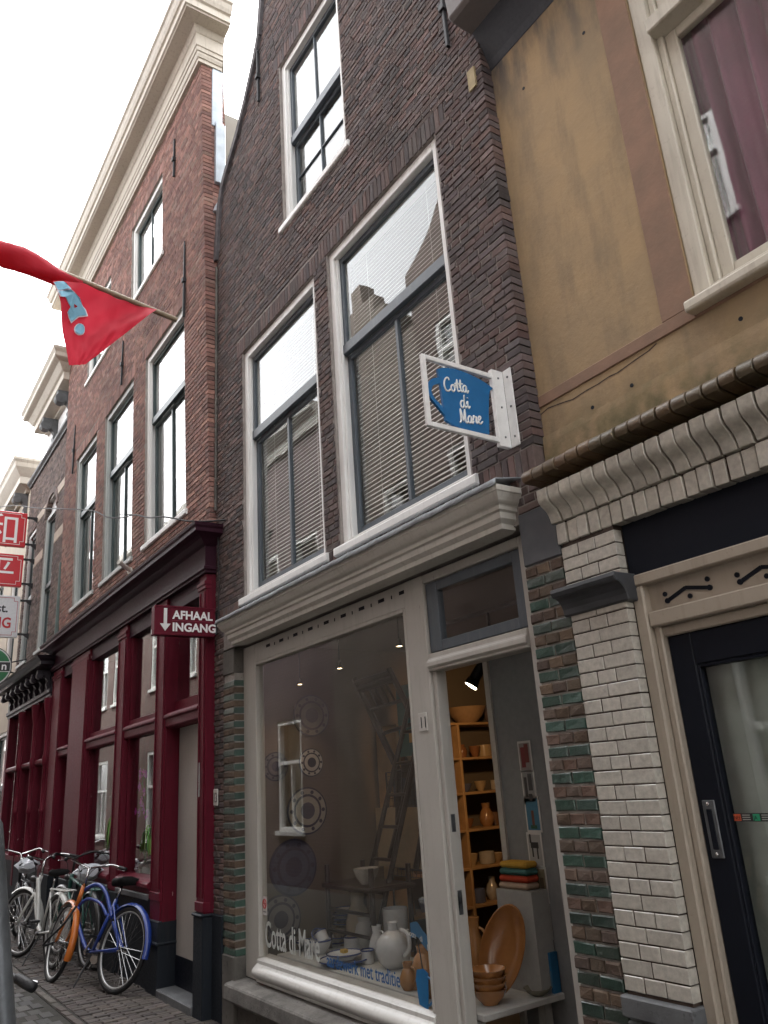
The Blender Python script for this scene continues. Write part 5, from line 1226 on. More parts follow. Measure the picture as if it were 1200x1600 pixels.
    for s_ in (-1, 1):
        g_ = MB(); a_ = tp+Vector((-.08, s_*.272, .045)); b_ = tp+Vector((-.185, s_*.305, .028)); g_.tube([a_, a_.lerp(b_, .15), a_.lerp(b_, .5), b_], [.017, .0165, .018, .0165], 10); g_.xf(steerxf); put(g_, 'grip', rubber, hbo, smooth='all')
        lv = MB(); lv.tube([tp+Vector((-.03, s_*.24, .05)), tp+Vector((.02, s_*.29, .03)), tp+Vector((-.07, s_*.34, .02))], .005, 6); lv.xf(steerxf); put(lv, 'brake_lever', chrome, hbo, smooth='all')
    sd_ = MB(); sp = st_top+Vector((-.035, 0, .12)); sd_.tube([st_top, sp], .012, 8); put(sd_, 'seat_post', chrome, smooth='all')
    sv = []; ns, nw = 10, 8
    for i in range(ns+1):
        t = i/ns; w_ = .085*(1-t)**.6*(1 if t < .5 else .8)+.028; x_ = sp.x-.13+.28*t; zz = sp.z+.03+.018*(1-t)**2
        for k in range(nw): a = 2*math.pi*k/nw; sv.append((x_, w_*math.cos(a), zz+.032*math.sin(a)*(1 if math.sin(a) > 0 else 1.3)))
    s2 = MB(); s2.add(sv, [(i*nw+k, i*nw+(k+1) % nw, (i+1)*nw+(k+1) % nw, (i+1)*nw+k) for i in range(ns) for k in range(nw)] + [tuple(range(nw)), tuple(range(ns*nw, ns*nw+nw))], saddlecol)
    so2 = put(s2, 'saddle', cloth, smooth='all')
    if bag:
        bg_ = MB(); bv = []; rb_ = random.Random(int(rear.x*100))
        for i in range(10):
            for k in range(14):
                t = i/9; a = 2*math.pi*k/14; w_ = (.13*math.sin(math.pi*min(.98, t+.12))+.02)*(1+rb_.uniform(-.22, .22)); bv.append((sp.x-.16+.32*t, w_*math.cos(a)*.9, sp.z+.03+w_*.55*math.sin(a)+rb_.uniform(-.012, .012)))
        bg_.add(bv, [(i*14+k, i*14+(k+1) % 14, (i+1)*14+(k+1) % 14, (i+1)*14+k) for i in range(9) for k in range(14)] + [tuple(range(14)), tuple(range(126, 140))], (.55,.58,.62)); put(bg_, 'saddle_cover', ceram, so2)
    cr_ = MB(); cr_.tube([bb+Vector((0, -.07, 0)), bb+Vector((0, .07, 0))], .022, 10)
    for s_, sg_ in ((-.075, 1), (.075, -1)): cr_.tube([bb+Vector((0, s_, 0)), bb+Vector((.10*sg_, s_*1.1, -.13*sg_))], .011, 8)
    cr_.lathe([(.09, -.003), (.09, .003)], (0,0,0), 20); cr_.v[-40:] = [(bb.x+v[0], -.05+v[2], bb.z+v[1]) for v in cr_.v[-40:]]
    co = put(cr_, 'crank', chrome, smooth=True)
    for s_, sg_ in ((-.12, 1), (.12, -1)):
        pdl = MB(); c_ = bb+Vector((.10*sg_, s_, -.13*sg_)); pdl.box(c_.x-.045, c_.x+.045, c_.y-.045, c_.y+.045, c_.z-.012, c_.z+.012); put(pdl, 'pedal', rubber, co, bevel=.004)
    if rack:
        rk = MB()
        for y_ in (-.06, 0, .06): rk.tube([(.16, y_, .74), (-.32, y_, .745)], .006, 6, col=fc)
        for x_ in (.1, -.1, -.3): rk.tube([(x_, -.06, .743), (x_, .06, .743)], .006, 6, col=fc)
        for y_ in (-.065, .065): rk.tube([(-.22, y_, .74), (0, y_*.9, rw)], .006, 6, col=fc)
        put(rk, 'carrier', bikepaint, smooth='all')
    if style != 'cruiser':
        cg = MB(); cg.prism([(-.06, rw-.05), (.5, .20), (.56, .26), (.54, .36), (.4, .39), (0, rw+.06), (-.06, rw+.03)], 'y', -.065, -.05, fc if style == 'step' else (.015,.015,.015)); put(cg, 'chain_guard', bikepaint, bevel=.006)
        rl = MB(); rl.lathe([(.02, 0), (.02, .02), (.012, .028)], (0,0,0), 12, (.5,.01,.01)); rl.xf(lambda v: Vector((-rw*.9-v.z, v.x, .62+v.y))); put(rl, 'rear_light', signpaint)
        hl = MB(); hl.lathe([(.012, -.06), (.035, -.02), (.038, .02), (.036, .03)], (0,0,0), 14, (.03,.03,.03)); hl.xf(lambda v: steerxf(Vector((wb-.13+v.z, v.x, .80+v.y)))); put(hl, 'headlamp', signpaint, smooth=True)
    ks = MB(); ks.tube([(.40, .04, .27), (.30, .20, .02)], .008, 6); put(ks, 'kickstand', iron)
    if crate:
        for k in range(4):
            m = MB(); z_ = .62+.085*k; m.box(wb-.16, wb+.28, -.2, -.188, z_, z_+.07); m.box(wb-.16, wb+.28, .188, .2, z_, z_+.07); m.box(wb-.16, wb-.148, -.188, .188, z_, z_+.07); m.box(wb+.268, wb+.28, -.188, .188, z_, z_+.07); put(m, 'crate_slat', plain('crate_wood_%d' % k, (.42,.36,.26), .7), bevel=.003)
        m = MB(); m.box(wb-.14, wb+.26, -.18, .18, .60, .62); put(m, 'front_carrier', iron)
    if lock:
        lk = MB(); lk.tube(spline([(wb-.25, .05, .66), (wb-.20, .10, .50), (wb-.02, .11, .36), (wb+.10, .07, .30), (wb+.12, -.05, .34)], 5), .011, 7); put(lk, 'lock_cable', rubber, smooth='all')
    for s_ in (-1, 1):
        cb_ = MB(); cb_.tube(spline([tp+Vector((-.02, s_*.23, .055)), tp+Vector((.10, s_*.16, .06)), tp+Vector((.10, s_*.04, -.06)), hd_b+Vector((.03, s_*.02, .0))], 4), .0035, 5); cb_.xf(steerxf); put(cb_, 'brake_cable', rubber, smooth='all')
    return e
bikemetal = plain('rim_metal', (.5,.5,.5), .3, .7)
bicycle('bicycle', (-7.88, -.345), (-8.85, -.66), .26, 'orange and blue cruiser bicycle leaning against the restaurant wall', (.016,.045,.24), (.52,.14,.018), steer=-.25, fender=(.016,.045,.25), style='cruiser', lock=True)
bicycle('bicycle', (-9.55, -.50), (-10.58, -.585), .07, 'white step-through bicycle with white carrier and wrapped rear mudguard', (.58,.58,.55), steer=.35, fender=(.55,.55,.52), rack=True, style='step')
bicycle('bicycle', (-9.25, -.24), (-10.32, -.27), .05, 'dark green bicycle with plastic-covered saddle close to the window', (.012,.09,.07), steer=.1, fender=(.02,.02,.02), rack=True, bag=True, barcol=rubber)
bicycle('bicycle', (-11.25, -.50), (-12.3, -.40), .05, 'black bicycle with pale plastic bag over its saddle', (.015,.016,.02), steer=-.3, fender=(.012,.012,.013), rack=True, bag=True)
bicycle('bicycle', (-2.55, -2.28), (-3.60, -2.25), .0, 'black bicycle with wooden front crate beside the leaning grey post', (.015,.015,.016), steer=0, rack=True, crate=True, barcol=iron, group='bicycles at the camera side of the street')
m = MB(); m.tube([(-3.0, -1.925, -.02), (-3.0, -2.147, 1.5), (-3.0, -2.152, 1.55), (-3.0, -2.155, 1.575)], [.036, .036, .033, .02], 14); m.tube([(-3.0, -1.925, -.0), (-3.0, -1.93, .05)], .06, 14)
tag(m.build('street_post', steel, raw=True, smooth=True), 'leaning grey steel post beside the black bicycle grip', 'post')
# ================================================================== inside the shop
TZ = .36
def thing(mb, name, mat, label, cat, group=None, **kw):
    o = mb.build(name, mat, None, **kw); return tag(o, label, cat, group)
# display table in the window and its back board
e = empty('display_table', (-5.3, .5, -.05), 'long white display table behind the shop window', 'table')
m = MB(); m.box(-6.6, -3.975, .22, .86, TZ-.035, TZ, (.48,.48,.46)); m.build('table_top', paper, e, bevel=.004)
for x in (-6.5, -5.3, -4.1):
    for y_ in (.27, .8): m = MB(); m.box(x-.03, x+.03, y_-.03, y_+.03, -.05, TZ-.036, (.4,.4,.38)); m.build('leg', paper, e)
m = MB(); m.box(-4.36, -3.87, .88, .91, -.05, 2.6, (.25,.26,.26)); m.box(-4.41, -4.36, .86, .92, -.05, 2.6, (.50,.48,.44)); thing(m, 'card_board_panel', paper, 'pale upright panel inside the doorway with postcards clipped on it', 'panel')
def card(px, pz, w, h, base, marks, lab):
    w *= 1.25; h *= 1.12; e = MB(); y_ = .874; e.box(px-w/2, px+w/2, y_, y_+.004, pz-h/2, pz+h/2, (.66,.65,.62)); e.box(px-w/2+.012, px+w/2-.012, y_-.0012, y_, pz-h/2+.014, pz+h/2-.014, base)
    for (a, b, c, d, col) in marks: e.prism([(px-w/2+w*a, pz-h/2+h*b), (px-w/2+w*c, pz-h/2+h*b), (px-w/2+w*c, pz-h/2+h*d), (px-w/2+w*a, pz-h/2+h*d)], 'y', y_-.003, y_-.0012, col)
    thing(e, 'postcard', paper, lab, 'postcard', 'postcards on the upright panel')
W_, B_ = (.42,.41,.38), (.03,.03,.03)
card(-4.090, 1.741, .10, .18, (.30,.27,.25), [(.2,.15,.5,.8,(.22,.05,.05)), (.5,.3,.8,.9,(.2,.06,.05))], 'postcard with a dark red figure, topmost on the panel')
card(-4.088, 1.544, .10, .19, (.30,.30,.29), [(.2,.2,.4,.8,(.08,.08,.08)), (.5,.4,.8,.9,(.09,.09,.09)), (.45,.1,.7,.3,(.08,.08,.08))], 'black and white patterned postcard on the panel')
card(-4.082, 1.375, .11, .20, (.08,.22,.32), [(.42,.15,.58,.6,(.20,.09,.06)), (.3,.1,.7,.2,(.05,.14,.08))], 'blue postcard with a windmill-like tower on the panel')
card(-4.098, 1.156, .11, .19, (.38,.38,.36), [(.25,.55,.75,.72,B_), (.3,.3,.38,.55,B_), (.62,.25,.7,.55,B_), (.2,.7,.3,.95,B_)], 'pale postcard with a black cat on the panel')
card(-4.094, 0.950, .11, .19, (.22,.19,.12), [(.2,.5,.45,.85,(.07,.06,.04)), (.55,.2,.8,.7,(.10,.08,.05))], 'brown patterned postcard on the panel')
card(-4.102, 0.749, .11, .20, (.10,.20,.21), [(.15,.45,.85,.6,(.05,.10,.10)), (.2,.15,.7,.4,(.06,.12,.13))], 'teal landscape postcard, lowest on the panel')
# shelving on the left wall
SHX = -6.95
e = empty('shelf_unit', (-6.75, 2.9, -.05), 'tall pale wooden shelving filled with pottery at the back of the shop', 'shelves')
LV = [.44, .78, 1.13, 1.48, 1.82, 2.17]
for z in LV: m = MB(); m.box(SHX, -6.58, 1.55, 4.4, z-.025, z); m.build('shelf', wood, e, bevel=.003)
for y_ in (1.55, 2.32, 3.1, 3.85): m = MB(); m.box(SHX, -6.575, y_, y_+.03, -.04, 2.17); m.build('upright', wood, e, bevel=.003)
POT = [(.22,.10,.045),(.30,.16,.07),(.10,.12,.20),(.35,.32,.27),(.16,.09,.05),(.08,.12,.10),(.38,.28,.16)]
def vessel(x, y, z, r, h, kind, col, name, lab, cat, group=None, mat=ceram, handle=False, rim=None):
    if kind == 'bowl': pr = [(r*.45, 0), (r*.5, h*.08), (r*.8, h*.45), (r, h*.95), (r*1.03, h), (r*.95, h), (r*.75, h*.5), (r*.4, h*.15), (.001, h*.12)]
    elif kind == 'jar': pr = [(r*.7, 0), (r*.95, h*.2), (r, h*.5), (r*.85, h*.75), (r*.6, h*.85), (r*.65, h), (r*.55, h), (r*.5, h*.85), (.001, h*.8)]
    elif kind == 'jug': pr = [(r*.6, 0), (r*.95, h*.2), (r, h*.4), (r*.75, h*.65), (r*.5, h*.78), (r*.55, h*.95), (r*.62, h), (r*.5, h), (r*.42, h*.8), (.001, h*.7)]
    elif kind == 'mug': pr = [(r*.9, 0), (r, h*.05), (r, h), (r*.92, h), (r*.9, h*.1), (.001, h*.08)]
    elif kind == 'plate': pr = [(r*.55, 0), (r*.6, h*.15), (r, h*.9), (r, h), (r*.9, h*.85), (r*.55, h*.35), (.001, h*.3)]
    elif kind == 'round': pr = [(r*.5, 0), (r*.85, h*.15), (r, h*.4), (r*.9, h*.62), (r*.5, h*.78), (r*.28, h*.82), (r*.27, h*.95), (r*.33, h), (r*.22, h), (.001, h*.9)]
    else: pr = [(r, 0), (r, h), (.001, h)]
    m = MB(); m.lathe(pr, (x, y, z), 26, col)
    if rim:
        m.tube([(x+r*1.01*math.cos(k*.2618), y+r*1.01*math.sin(k*.2618), z+h) for k in range(24)], .006, 6, True, rim)
    o = m.build(name, mat, None, smooth=True); tag(o, lab, cat, group)
    if handle:
        hm = MB(); hm.tube(spline([(x+r*.8, y-.0, z+h*.86), (x+r*1.45, y, z+h*.8), (x+r*1.5, y, z+h*.5), (x+r*.95, y, z+h*.3)], 5), max(.008, r*.11), 8, col=col); hm.build('handle', mat, o, smooth='all')
    return o
ri = random.Random(3); seen = {}
for li, z in enumerate(LV[:-1]):
    y_ = 1.66
    while y_ < 4.3:
        if not any(abs(y_-u_) < .1 for u_ in (1.55, 2.32, 3.1, 3.85)):
            k = ri.choice(['bowl', 'mug', 'jug', 'jar', 'bowl', 'mug']); r_ = ri.uniform(.05, .085); h_ = {'bowl': .10, 'mug': .12, 'jug': .2, 'jar': .16}[k]*ri.uniform(.8, 1.2)
            pc, cn = ri.choice(list(zip(POT, ('brown', 'light brown', 'blue', 'off-white', 'dark brown', 'dark green', 'tan'))))
            lab_ = '%s glazed %s on the %s shelf of the wooden shelving' % (cn, k, ['lowest', 'second', 'third', 'fourth', 'fifth'][li]); seen[lab_] = seen.get(lab_, 0)+1
            if seen[lab_] > 1: lab_ += [', deeper into the shop', ', deepest in the shop', ', by the far end upright'][min(2, seen[lab_]-2)]
            vessel(-6.74+ri.uniform(-.04, .04), y_, z, r_, h_, k, pc, 'shelf_' + k, lab_, k, 'pottery on the wooden shelving')
        y_ += ri.uniform(.13, .21)
TT = LV[-1]
vessel(-6.76, 2.62, TT, .21, .17, 'bowl', (.34,.22,.12), 'large_bowl', 'large wide brown bowl on top of the wooden shelving', 'bowl')
vessel(-6.78, 2.16, TT, .12, .22, 'jar', (.32,.24,.17), 'pierced_pot', 'rounded pierced earthenware pot on top of the wooden shelving', 'pot')
vessel(-6.76, 3.02, TT, .12, .24, 'jar', (.18,.13,.12), 'storage_jar', 'dark patterned storage jar on top of the wooden shelving', 'jar')
# lamps
def halogen(x, y, z, lab, e_=.65):
    e = empty('halogen_lamp', (x, y, z), lab, 'lamp', 'small halogen lamps behind the shop window')
    m = MB(); m.tube([(x, y, z+.06), (x, y, 2.96)], .004, 5); m.build('cord', iron, e)
    m = MB(); m.lathe([(.014, .06), (.016, .04), (.035, 0), (.032, .0), (.012, .035)], (x, y, z), 16); m.build('reflector', chrome, e, smooth=True)
    m = MB(); m.lathe([(.02, .0), (.024, .004), (.008, .03)], (x, y, z+.003), 12); m.build('bulb', lampglow, e, smooth=True)
    ld_ = bpy.data.lights.new('halogen_light', 'SPOT'); ld_.energy = e_; ld_.color = (1, .66, .36); ld_.spot_size = R(110); ld_.spot_blend = .6; ld_.shadow_soft_size = .03
    lo_ = bpy.data.objects.new('lamp_light', ld_); COL.objects.link(lo_); lo_.location = P((x, y, z-.02)); attach(lo_, e)
halogen(-6.62, .52, 2.55, 'small lit halogen lamp hanging furthest from the door post'); halogen(-5.95, .56, 2.60, 'small lit halogen lamp hanging in the middle of the shop window'); halogen(-5.05, .58, 2.64, 'small lit halogen lamp hanging nearest the door post')
sx, sy, sz = -5.0, 1.29, 2.32
e = empty('track_spotlight', (sx, sy, sz), 'lit black spotlight on the shop ceiling seen through the doorway', 'lamp')
m = MB(); m.box(sx-.5, sx+.5, sy+.1, sy+.14, 2.93, 2.96); m.build('track', iron, e)
m = MB(); m.tube([(sx+.1, sy+.12, 2.93), (sx+.1, sy+.12, 2.62), (sx+.05, sy+.08, 2.55)], .012, 8); m.tube([(sx+.07, sy+.1, 2.58), (sx-.02, sy-.01, 2.38)], .045, 14); m.build('housing', iron, e, smooth=True)
m = MB(); m.tube([(sx-.015, sy-.005, 2.39), (sx-.035, sy-.03, 2.34)], [.05, .062], 18); m.build('bezel', chrome, e, smooth=True)
m = MB(); m.tube([(sx-.034, sy-.029, 2.342), (sx-.038, sy-.034, 2.334)], [.054, .05], 18); m.build('bulb', emit('spot_glow', (1,.85,.6), 3), e, smooth=True)
ld_ = bpy.data.lights.new('spot_light', 'SPOT'); ld_.energy = 7; ld_.color = (1, .58, .27); ld_.shadow_soft_size = .05; ld_.spot_size = R(88); ld_.spot_blend = .8
lo_ = bpy.data.objects.new('lamp_light', ld_); COL.objects.link(lo_); lo_.location = P((sx-.06, sy-.05, 2.31)); lo_.rotation_euler = (P((-6.7, 2.7, 1.75))-P((sx-.06, sy-.05, 2.31))).to_track_quat('-Z', 'Y').to_euler(); attach(lo_, e)
# plates hung on the left wall
def wall_plate(y, z, r, c1, c2, lab):
    m = MB(); X0 = -6.975
    for rr, dx, col in ((r, .012, c1), (r*.93, .018, c2), (r*.70, .02, c1), (r*.6, .022, c2), (r*.35, .024, c1)): m.prism([(y+rr*math.cos(k*.2094), z+rr*math.sin(k*.2094)) for k in range(30)], 'x', X0, X0+dx, col)
    for k in range(10):
        a = k*.628; m.prism([(y+r*.8*math.cos(a)+r*.09*math.cos(b*1.05), z+r*.8*math.sin(a)+r*.09*math.sin(b*1.05)) for b in range(6)], 'x', X0, X0+.0205, c1)
    thing(m, 'wall_plate', ceram, lab, 'plate', 'decorated plates on the shop wall')
DK, PL = (.02,.024,.045), (.42,.40,.36)
wall_plate(.80, 1.86, .13, DK, PL, 'small decorated plate with a figure, upper on the shop wall')
wall_plate(.74, 1.43, .21, DK, (.30,.28,.24), 'large dark plate with flower rim on the shop wall')
wall_plate(.58, .96, .24, (.025,.03,.06), (.05,.06,.10), 'large deep blue plate low on the shop wall')
wall_plate(.42, 1.84, .13, DK, (.12,.12,.12), 'dark plate at the window edge of the shop wall')
wall_plate(.44, .55, .20, (.06,.06,.08), (.20,.19,.19), 'grey plate with a dark flower, lowest on the shop wall')
wall_plate(.82, 2.30, .20, (.10,.10,.11), (.22,.21,.19), 'pale round plate high on the shop wall')
# wooden chair hung up in the window
e = empty('wooden_chair', (-6.0, 1.25, 1.5), 'dark wooden ladder-back chair hung tilted in the shop window', 'chair')
def rod(a, b, r_, par, nm): m = MB(); m.tube([a, b], r_, 8); m.build(nm, darkwood, par, smooth=True)
A1, A2, B1, B2 = Vector((-6.70, 1.18, 2.62)), Vector((-6.15, 1.22, 2.64)), Vector((-6.15, 1.25, 1.72)), Vector((-5.68, 1.30, 1.80))
m = MB(); m.tube([A1, B1], .030, 8); m.build('back_post', darkwood, e, smooth=True); m = MB(); m.tube([A2, B2], .030, 8); m.build('back_post', darkwood, e, smooth=True)
for t in (.05, .12, .36, .62): m = MB(); a, b = A1.lerp(B1, t), A2.lerp(B2, t); m.tube([a, b], .035 if t < .2 else .018, 8); m.build('back_rail', darkwood, e, smooth=True)
for k in range(4): m = MB(); t = .25+.17*k; m.tube([A1.lerp(A2, t)*.88+B1.lerp(B2, t)*.12, A1.lerp(A2, t)*.64+B1.lerp(B2, t)*.36], .012, 6); m.build('spindle', darkwood, e)
for a, b in ((B1, (-6.45, 1.4, 1.15)), (B2, (-6.15, 1.45, 1.2)), ((-5.58, 1.25, 2.35), (-6.3, 1.2, 1.0)), ((-5.62, 1.42, 2.2), (-6.2, 1.4, .9))): m = MB(); m.tube([a, b], .028, 8); m.build('leg', darkwood, e, smooth=True)
m = MB(); m.box(-6.3, -5.75, 1.3, 1.34, 1.66, 1.71); m.build('seat_rail', darkwood, e)
e = empty('wooden_stool', (-6.0, .75, -.05), 'low dark wooden chair with a tureen on its seat behind the window', 'chair')
for x in (-6.42, -5.72):
    for y_ in (.62, .98): m = MB(); m.tube([(x, y_, .36), (x, y_, 1.0)], .022, 8); m.build('leg', darkwood, e, smooth=True)
m = MB(); m.box(-6.46, -5.68, .58, 1.02, .82, .86); m.build('seat', darkwood, e, bevel=.01)
for z in (.5, .66): m = MB(); m.tube([(-6.42, .62, z), (-5.72, .62, z)], .014, 6); m.build('rung', darkwood, e)
vessel(-5.98, .74, .86, .11, .12, 'bowl', (.42,.40,.36), 'soup_tureen', 'pale soup tureen standing on the low dark chair', 'tureen')
m = MB(); m.box(-6.9, -6.1, 1.46, 1.49, .88, 1.40, (.30,.25,.18)); thing(m, 'linen_cloth', cloth, 'beige linen cloth hanging behind the low dark chair', 'cloth')
# panels of tiles and a cage farther in
e = empty('wire_rack', (-6.46, 1.5, .5), 'tall black wire rack with towels inside the shop', 'rack'); m = MB()
for k in range(9): m.tube([(-6.70+.06*k, 1.5, .8), (-6.70+.06*k, 1.5, 1.7)], .003, 4)
for k in range(14): m.tube([(-6.70, 1.5, .8+.068*k), (-6.22, 1.5, .8+.068*k)], .003, 4)
m.build('wire_grid', iron, e, kind='stuff'); m = MB(); m.tube([(-6.73, 1.5, .5), (-6.73, 1.5, 1.72), (-6.19, 1.5, 1.72), (-6.19, 1.5, .5)], .010, 6); m.build('rack_frame', iron, e)
m = MB(); m.box(-6.67, -6.25, 1.53, 1.56, .85, 1.66, (.06,.07,.09)); m.build('towel', cloth, e)
m = MB(); m.box(-6.35, -5.82, 1.42, 1.45, 1.85, 2.5, (.03,.10,.11)); m.box(-6.12, -5.88, 1.41, 1.42, 1.98, 2.42, (.25,.20,.17)); m.box(-6.06, -5.94, 1.405, 1.41, 2.03, 2.36, (.16,.03,.03)); thing(m, 'painted_panel', paper, 'teal painted panel with a red picture hanging in the shop', 'picture')
m = MB()
for k, (x, z) in enumerate(((-5.85, 1.95), (-5.78, 1.80), (-5.70, 1.65), (-5.63, 1.5))): m.box(x, x+.11, 1.18, 1.19, z, z+.11, [(.40,.26,.10), (.24,.18,.14), (.22,.23,.20), (.26,.27,.25)][k])
thing(m, 'tile_strip', ceram, 'string of small square tiles hanging beside the tilted chair', 'tiles')
m = MB(); m.box(-4.35, -4.02, .72, .86, TZ, .93, (.36,.36,.34)); thing(m, 'white_plinth', paper, 'white plinth block behind the oval dish', 'plinth')
for k, (c_, lab) in enumerate((((.40,.30,.22), 'beige folded towel'), ((.42,.06,.03), 'red folded towel'), ((.06,.15,.14), 'teal folded towel'), ((.50,.30,.05), 'yellow folded towel'))):
    m = MB(); m.box(-4.34+.01*k, -4.06, .73, .85, .932+.042*k, .970+.042*k, c_); thing(m, 'folded_towel', cloth, lab + ' in the stack on the white plinth', 'towel', 'folded towels on the plinth', bevel=.012)
# pottery on the display table
WH, OR, NB = (.58,.59,.60), (.42,.20,.065), (.03,.05,.16)
def tp(px, py):                                    # a spot on the table top seen at a pixel of the photograph
    c_ = Vector((px-600, py-800, 1222)); d = Vector([sum(AX[i][k]*c_[k] for k in range(3)) for i in range(3)]); o = Vector((0,-3,1.65)); q = o+d*((TZ-o.z)/d.z); return (min(-4.05, max(-6.5, q.x)), min(.80, max(.27, q.y)))
def on(px, py, *a, **k): x, y_ = tp(px, py); return vessel(x, y_, TZ, *a, **k)
TG = 'pottery on the display table'
on(617, 1512, .135, .30, 'round', WH, 'round_jug', 'large round white jug with narrow neck on the display table', 'jug', TG, handle=True)
on(591, 1500, .065, .24, 'jug', WH, 'milk_jug', 'slim white milk jug left of the round white jug', 'jug', TG, handle=True)
on(570, 1478, .11, .42, 'jug', (.36,.30,.22), 'tall_vase', 'tall beige vase at the back of the display table', 'vase', TG)
on(500, 1490, .10, .10, 'bowl', WH, 'soup_bowl', 'blue-rimmed white bowl holding two cups', 'bowl', TG, rim=NB)
x, y_ = tp(500, 1490); o = vessel(x-.045, y_, TZ+.085, .052, .085, 'mug', WH, 'tea_cup', 'white cup in the soup bowl, leaning toward the shop wall', 'cup', TG, rim=NB); o.rotation_euler = (.2, .75, 0)
o = vessel(x+.055, y_+.01, TZ+.085, .052, .085, 'mug', WH, 'tea_cup', 'white cup in the soup bowl, leaning toward the door', 'cup', TG, rim=NB); o.rotation_euler = (.1, -.6, 0)
on(552, 1484, .075, .10, 'mug', WH, 'storage_pot', 'low white pot with dark blue rim behind the plates', 'pot', TG, rim=NB)
x, y_ = tp(538, 1506); vessel(x, y_, TZ, .19, .035, 'plate', WH, 'dinner_plate', 'large blue-rimmed white plate under the small plate', 'plate', TG, rim=NB); vessel(x+.01, y_, TZ+.036, .135, .04, 'plate', WH, 'side_plate', 'small blue-rimmed plate on the large plate', 'plate', TG, rim=NB)
m = MB(); m.box(x-.02, x+.03, y_-.02, y_+.02, TZ+.077, TZ+.10, (.5,.32,.05)); thing(m, 'price_tag', paper, 'small yellow tag on the stacked plates', 'tag')
on(640, 1490, .10, .34, 'mug', (.46,.47,.47), 'tall_canister', 'tall white canister behind the blue ribbon', 'canister', TG)
on(605, 1452, .13, .06, 'bowl', (.40,.40,.38), 'shallow_bowl', 'shallow pale bowl at the back of the table', 'bowl', TG, rim=NB)
for k in range(4): on(668, 1450, .12-.004*k, .03, 'plate', (.42,.43,.43), 'stacked_plate', ['lowest', 'second lowest', 'second highest', 'topmost'][k] + ' blue-rimmed plate in the stack beside the door post', 'plate', 'plates stacked beside the door post', rim=NB).location.z += (.035*k)*U+.12
m = MB(); xx, yy = tp(668, 1450); m.lathe([(.08, 0), (.085, .06), (.08, .135)], (xx, yy, TZ), 18, (.25,.2,.15)); thing(m, 'display_stand', paper, 'brown display stand under the stacked plates', 'stand', smooth=True)
on(637, 1547, .058, .16, 'jug', OR, 'orange_jug', 'small ochre jug at the front of the table', 'jug', TG, handle=True)
on(664, 1528, .085, .20, 'jug', OR, 'orange_pot', 'ochre lidded jug behind the blue cup decal', 'jug', TG)
on(678, 1558, .10, .13, 'bowl', OR, 'orange_bowl', 'single ochre bowl half behind the door post', 'bowl', TG)
x, y_ = -4.13, .40
for k in range(4): vessel(x, y_, TZ+.034*k, .105+.002*k, .085, 'bowl', (.40,.18,.06), 'stacked_bowl', ['lowest', 'second lowest', 'second highest', 'topmost'][k] + ' ochre bowl in the stack beside the oval dish', 'bowl', 'stack of ochre bowls')
m = MB(); m.lathe([(.001, -.02), (.14, -.03), (.22, -.005), (.26, .03), (.27, .045), (.262, .05), (.24, .035), (.20, .01), (.12, -.012), (.001, -.008)], (0, 0, 0), 36, (.34,.15,.05), sx=.52, sy=.98)
rot = Matrix.Rotation(R(68), 3, 'X'); rz = Matrix.Rotation(R(20), 3, 'Y') @ Matrix.Rotation(R(25), 3, 'Z'); m.xf(lambda v: rz @ (rot @ v) + Vector((-4.17, .58, TZ+.25)))
thing(m, 'oval_dish', ceram, 'large oval ochre dish leaning against the white plinth', 'dish', smooth=True)
vessel(-4.5, .62, TZ, .075, .40, 'jug', OR, 'tall_orange_jug', 'tall ochre jug behind the stacked bowls', 'jug', TG, handle=True)
vessel(-4.06, .72, TZ, .085, .04, 'bowl', (.25,.24,.18), 'small_dish', 'small patterned dish at the table edge by the doorway', 'dish')
m = MB(); m.box(-4.09, -4.0, .80, .86, TZ, TZ+.22, (.03,.15,.30)); m.box(-4.08, -4.01, .797, .80, TZ+.03, TZ+.12, (.12,.22,.30)); thing(m, 'leaflet_box', paper, 'blue leaflet holder at the table corner by the doorway', 'box')
m = MB(); rr_ = tp(655, 1475); m.add([(-5.02, .33, .78), (-4.86, .32, .74), (-4.86, .32, .80), (-5.02, .33, .86)], [(0,1,2,3)])
m = MB(); pts = [(-4.85, .36, .685), (-4.76, .35, .70), (-4.68, .34, .655), (-4.57, .33, .615), (-4.42, .34, .62)]; sp_ = spline(pts, 5); vs_ = []
for q in sp_: vs_ += [q+Vector((0, 0, -.045)), q+Vector((0, 0, .045))]
m.add(vs_, [(2*k, 2*k+2, 2*k+3, 2*k+1) for k in range(len(sp_)-1)], (.012,.16,.36)); rbn = thing(m, 'blue_ribbon_sign', signpaint, 'blue ribbon-shaped sign with shop name above the pottery', 'sign', fix=False)
sm_ = rbn.modifiers.new('solid', 'SOLIDIFY'); sm_.thickness = .004
for t_, x_, z_ in (('Cotta', -4.845, .672), ('di', -4.70, .645), ('Mare', -4.625, .60)): text_obj('lettering', t_, letw, rbn, (x_, .322, z_), (1,-.05,-.16), (.1,0,1), .05, extrude=.0005)
m = MB(); m.tube([(-4.78, .36, .66), (-4.72, .36, TZ)], .004, 5); thing(m, 'sign_stick', iron, 'thin stick holding the blue ribbon sign', 'stick')
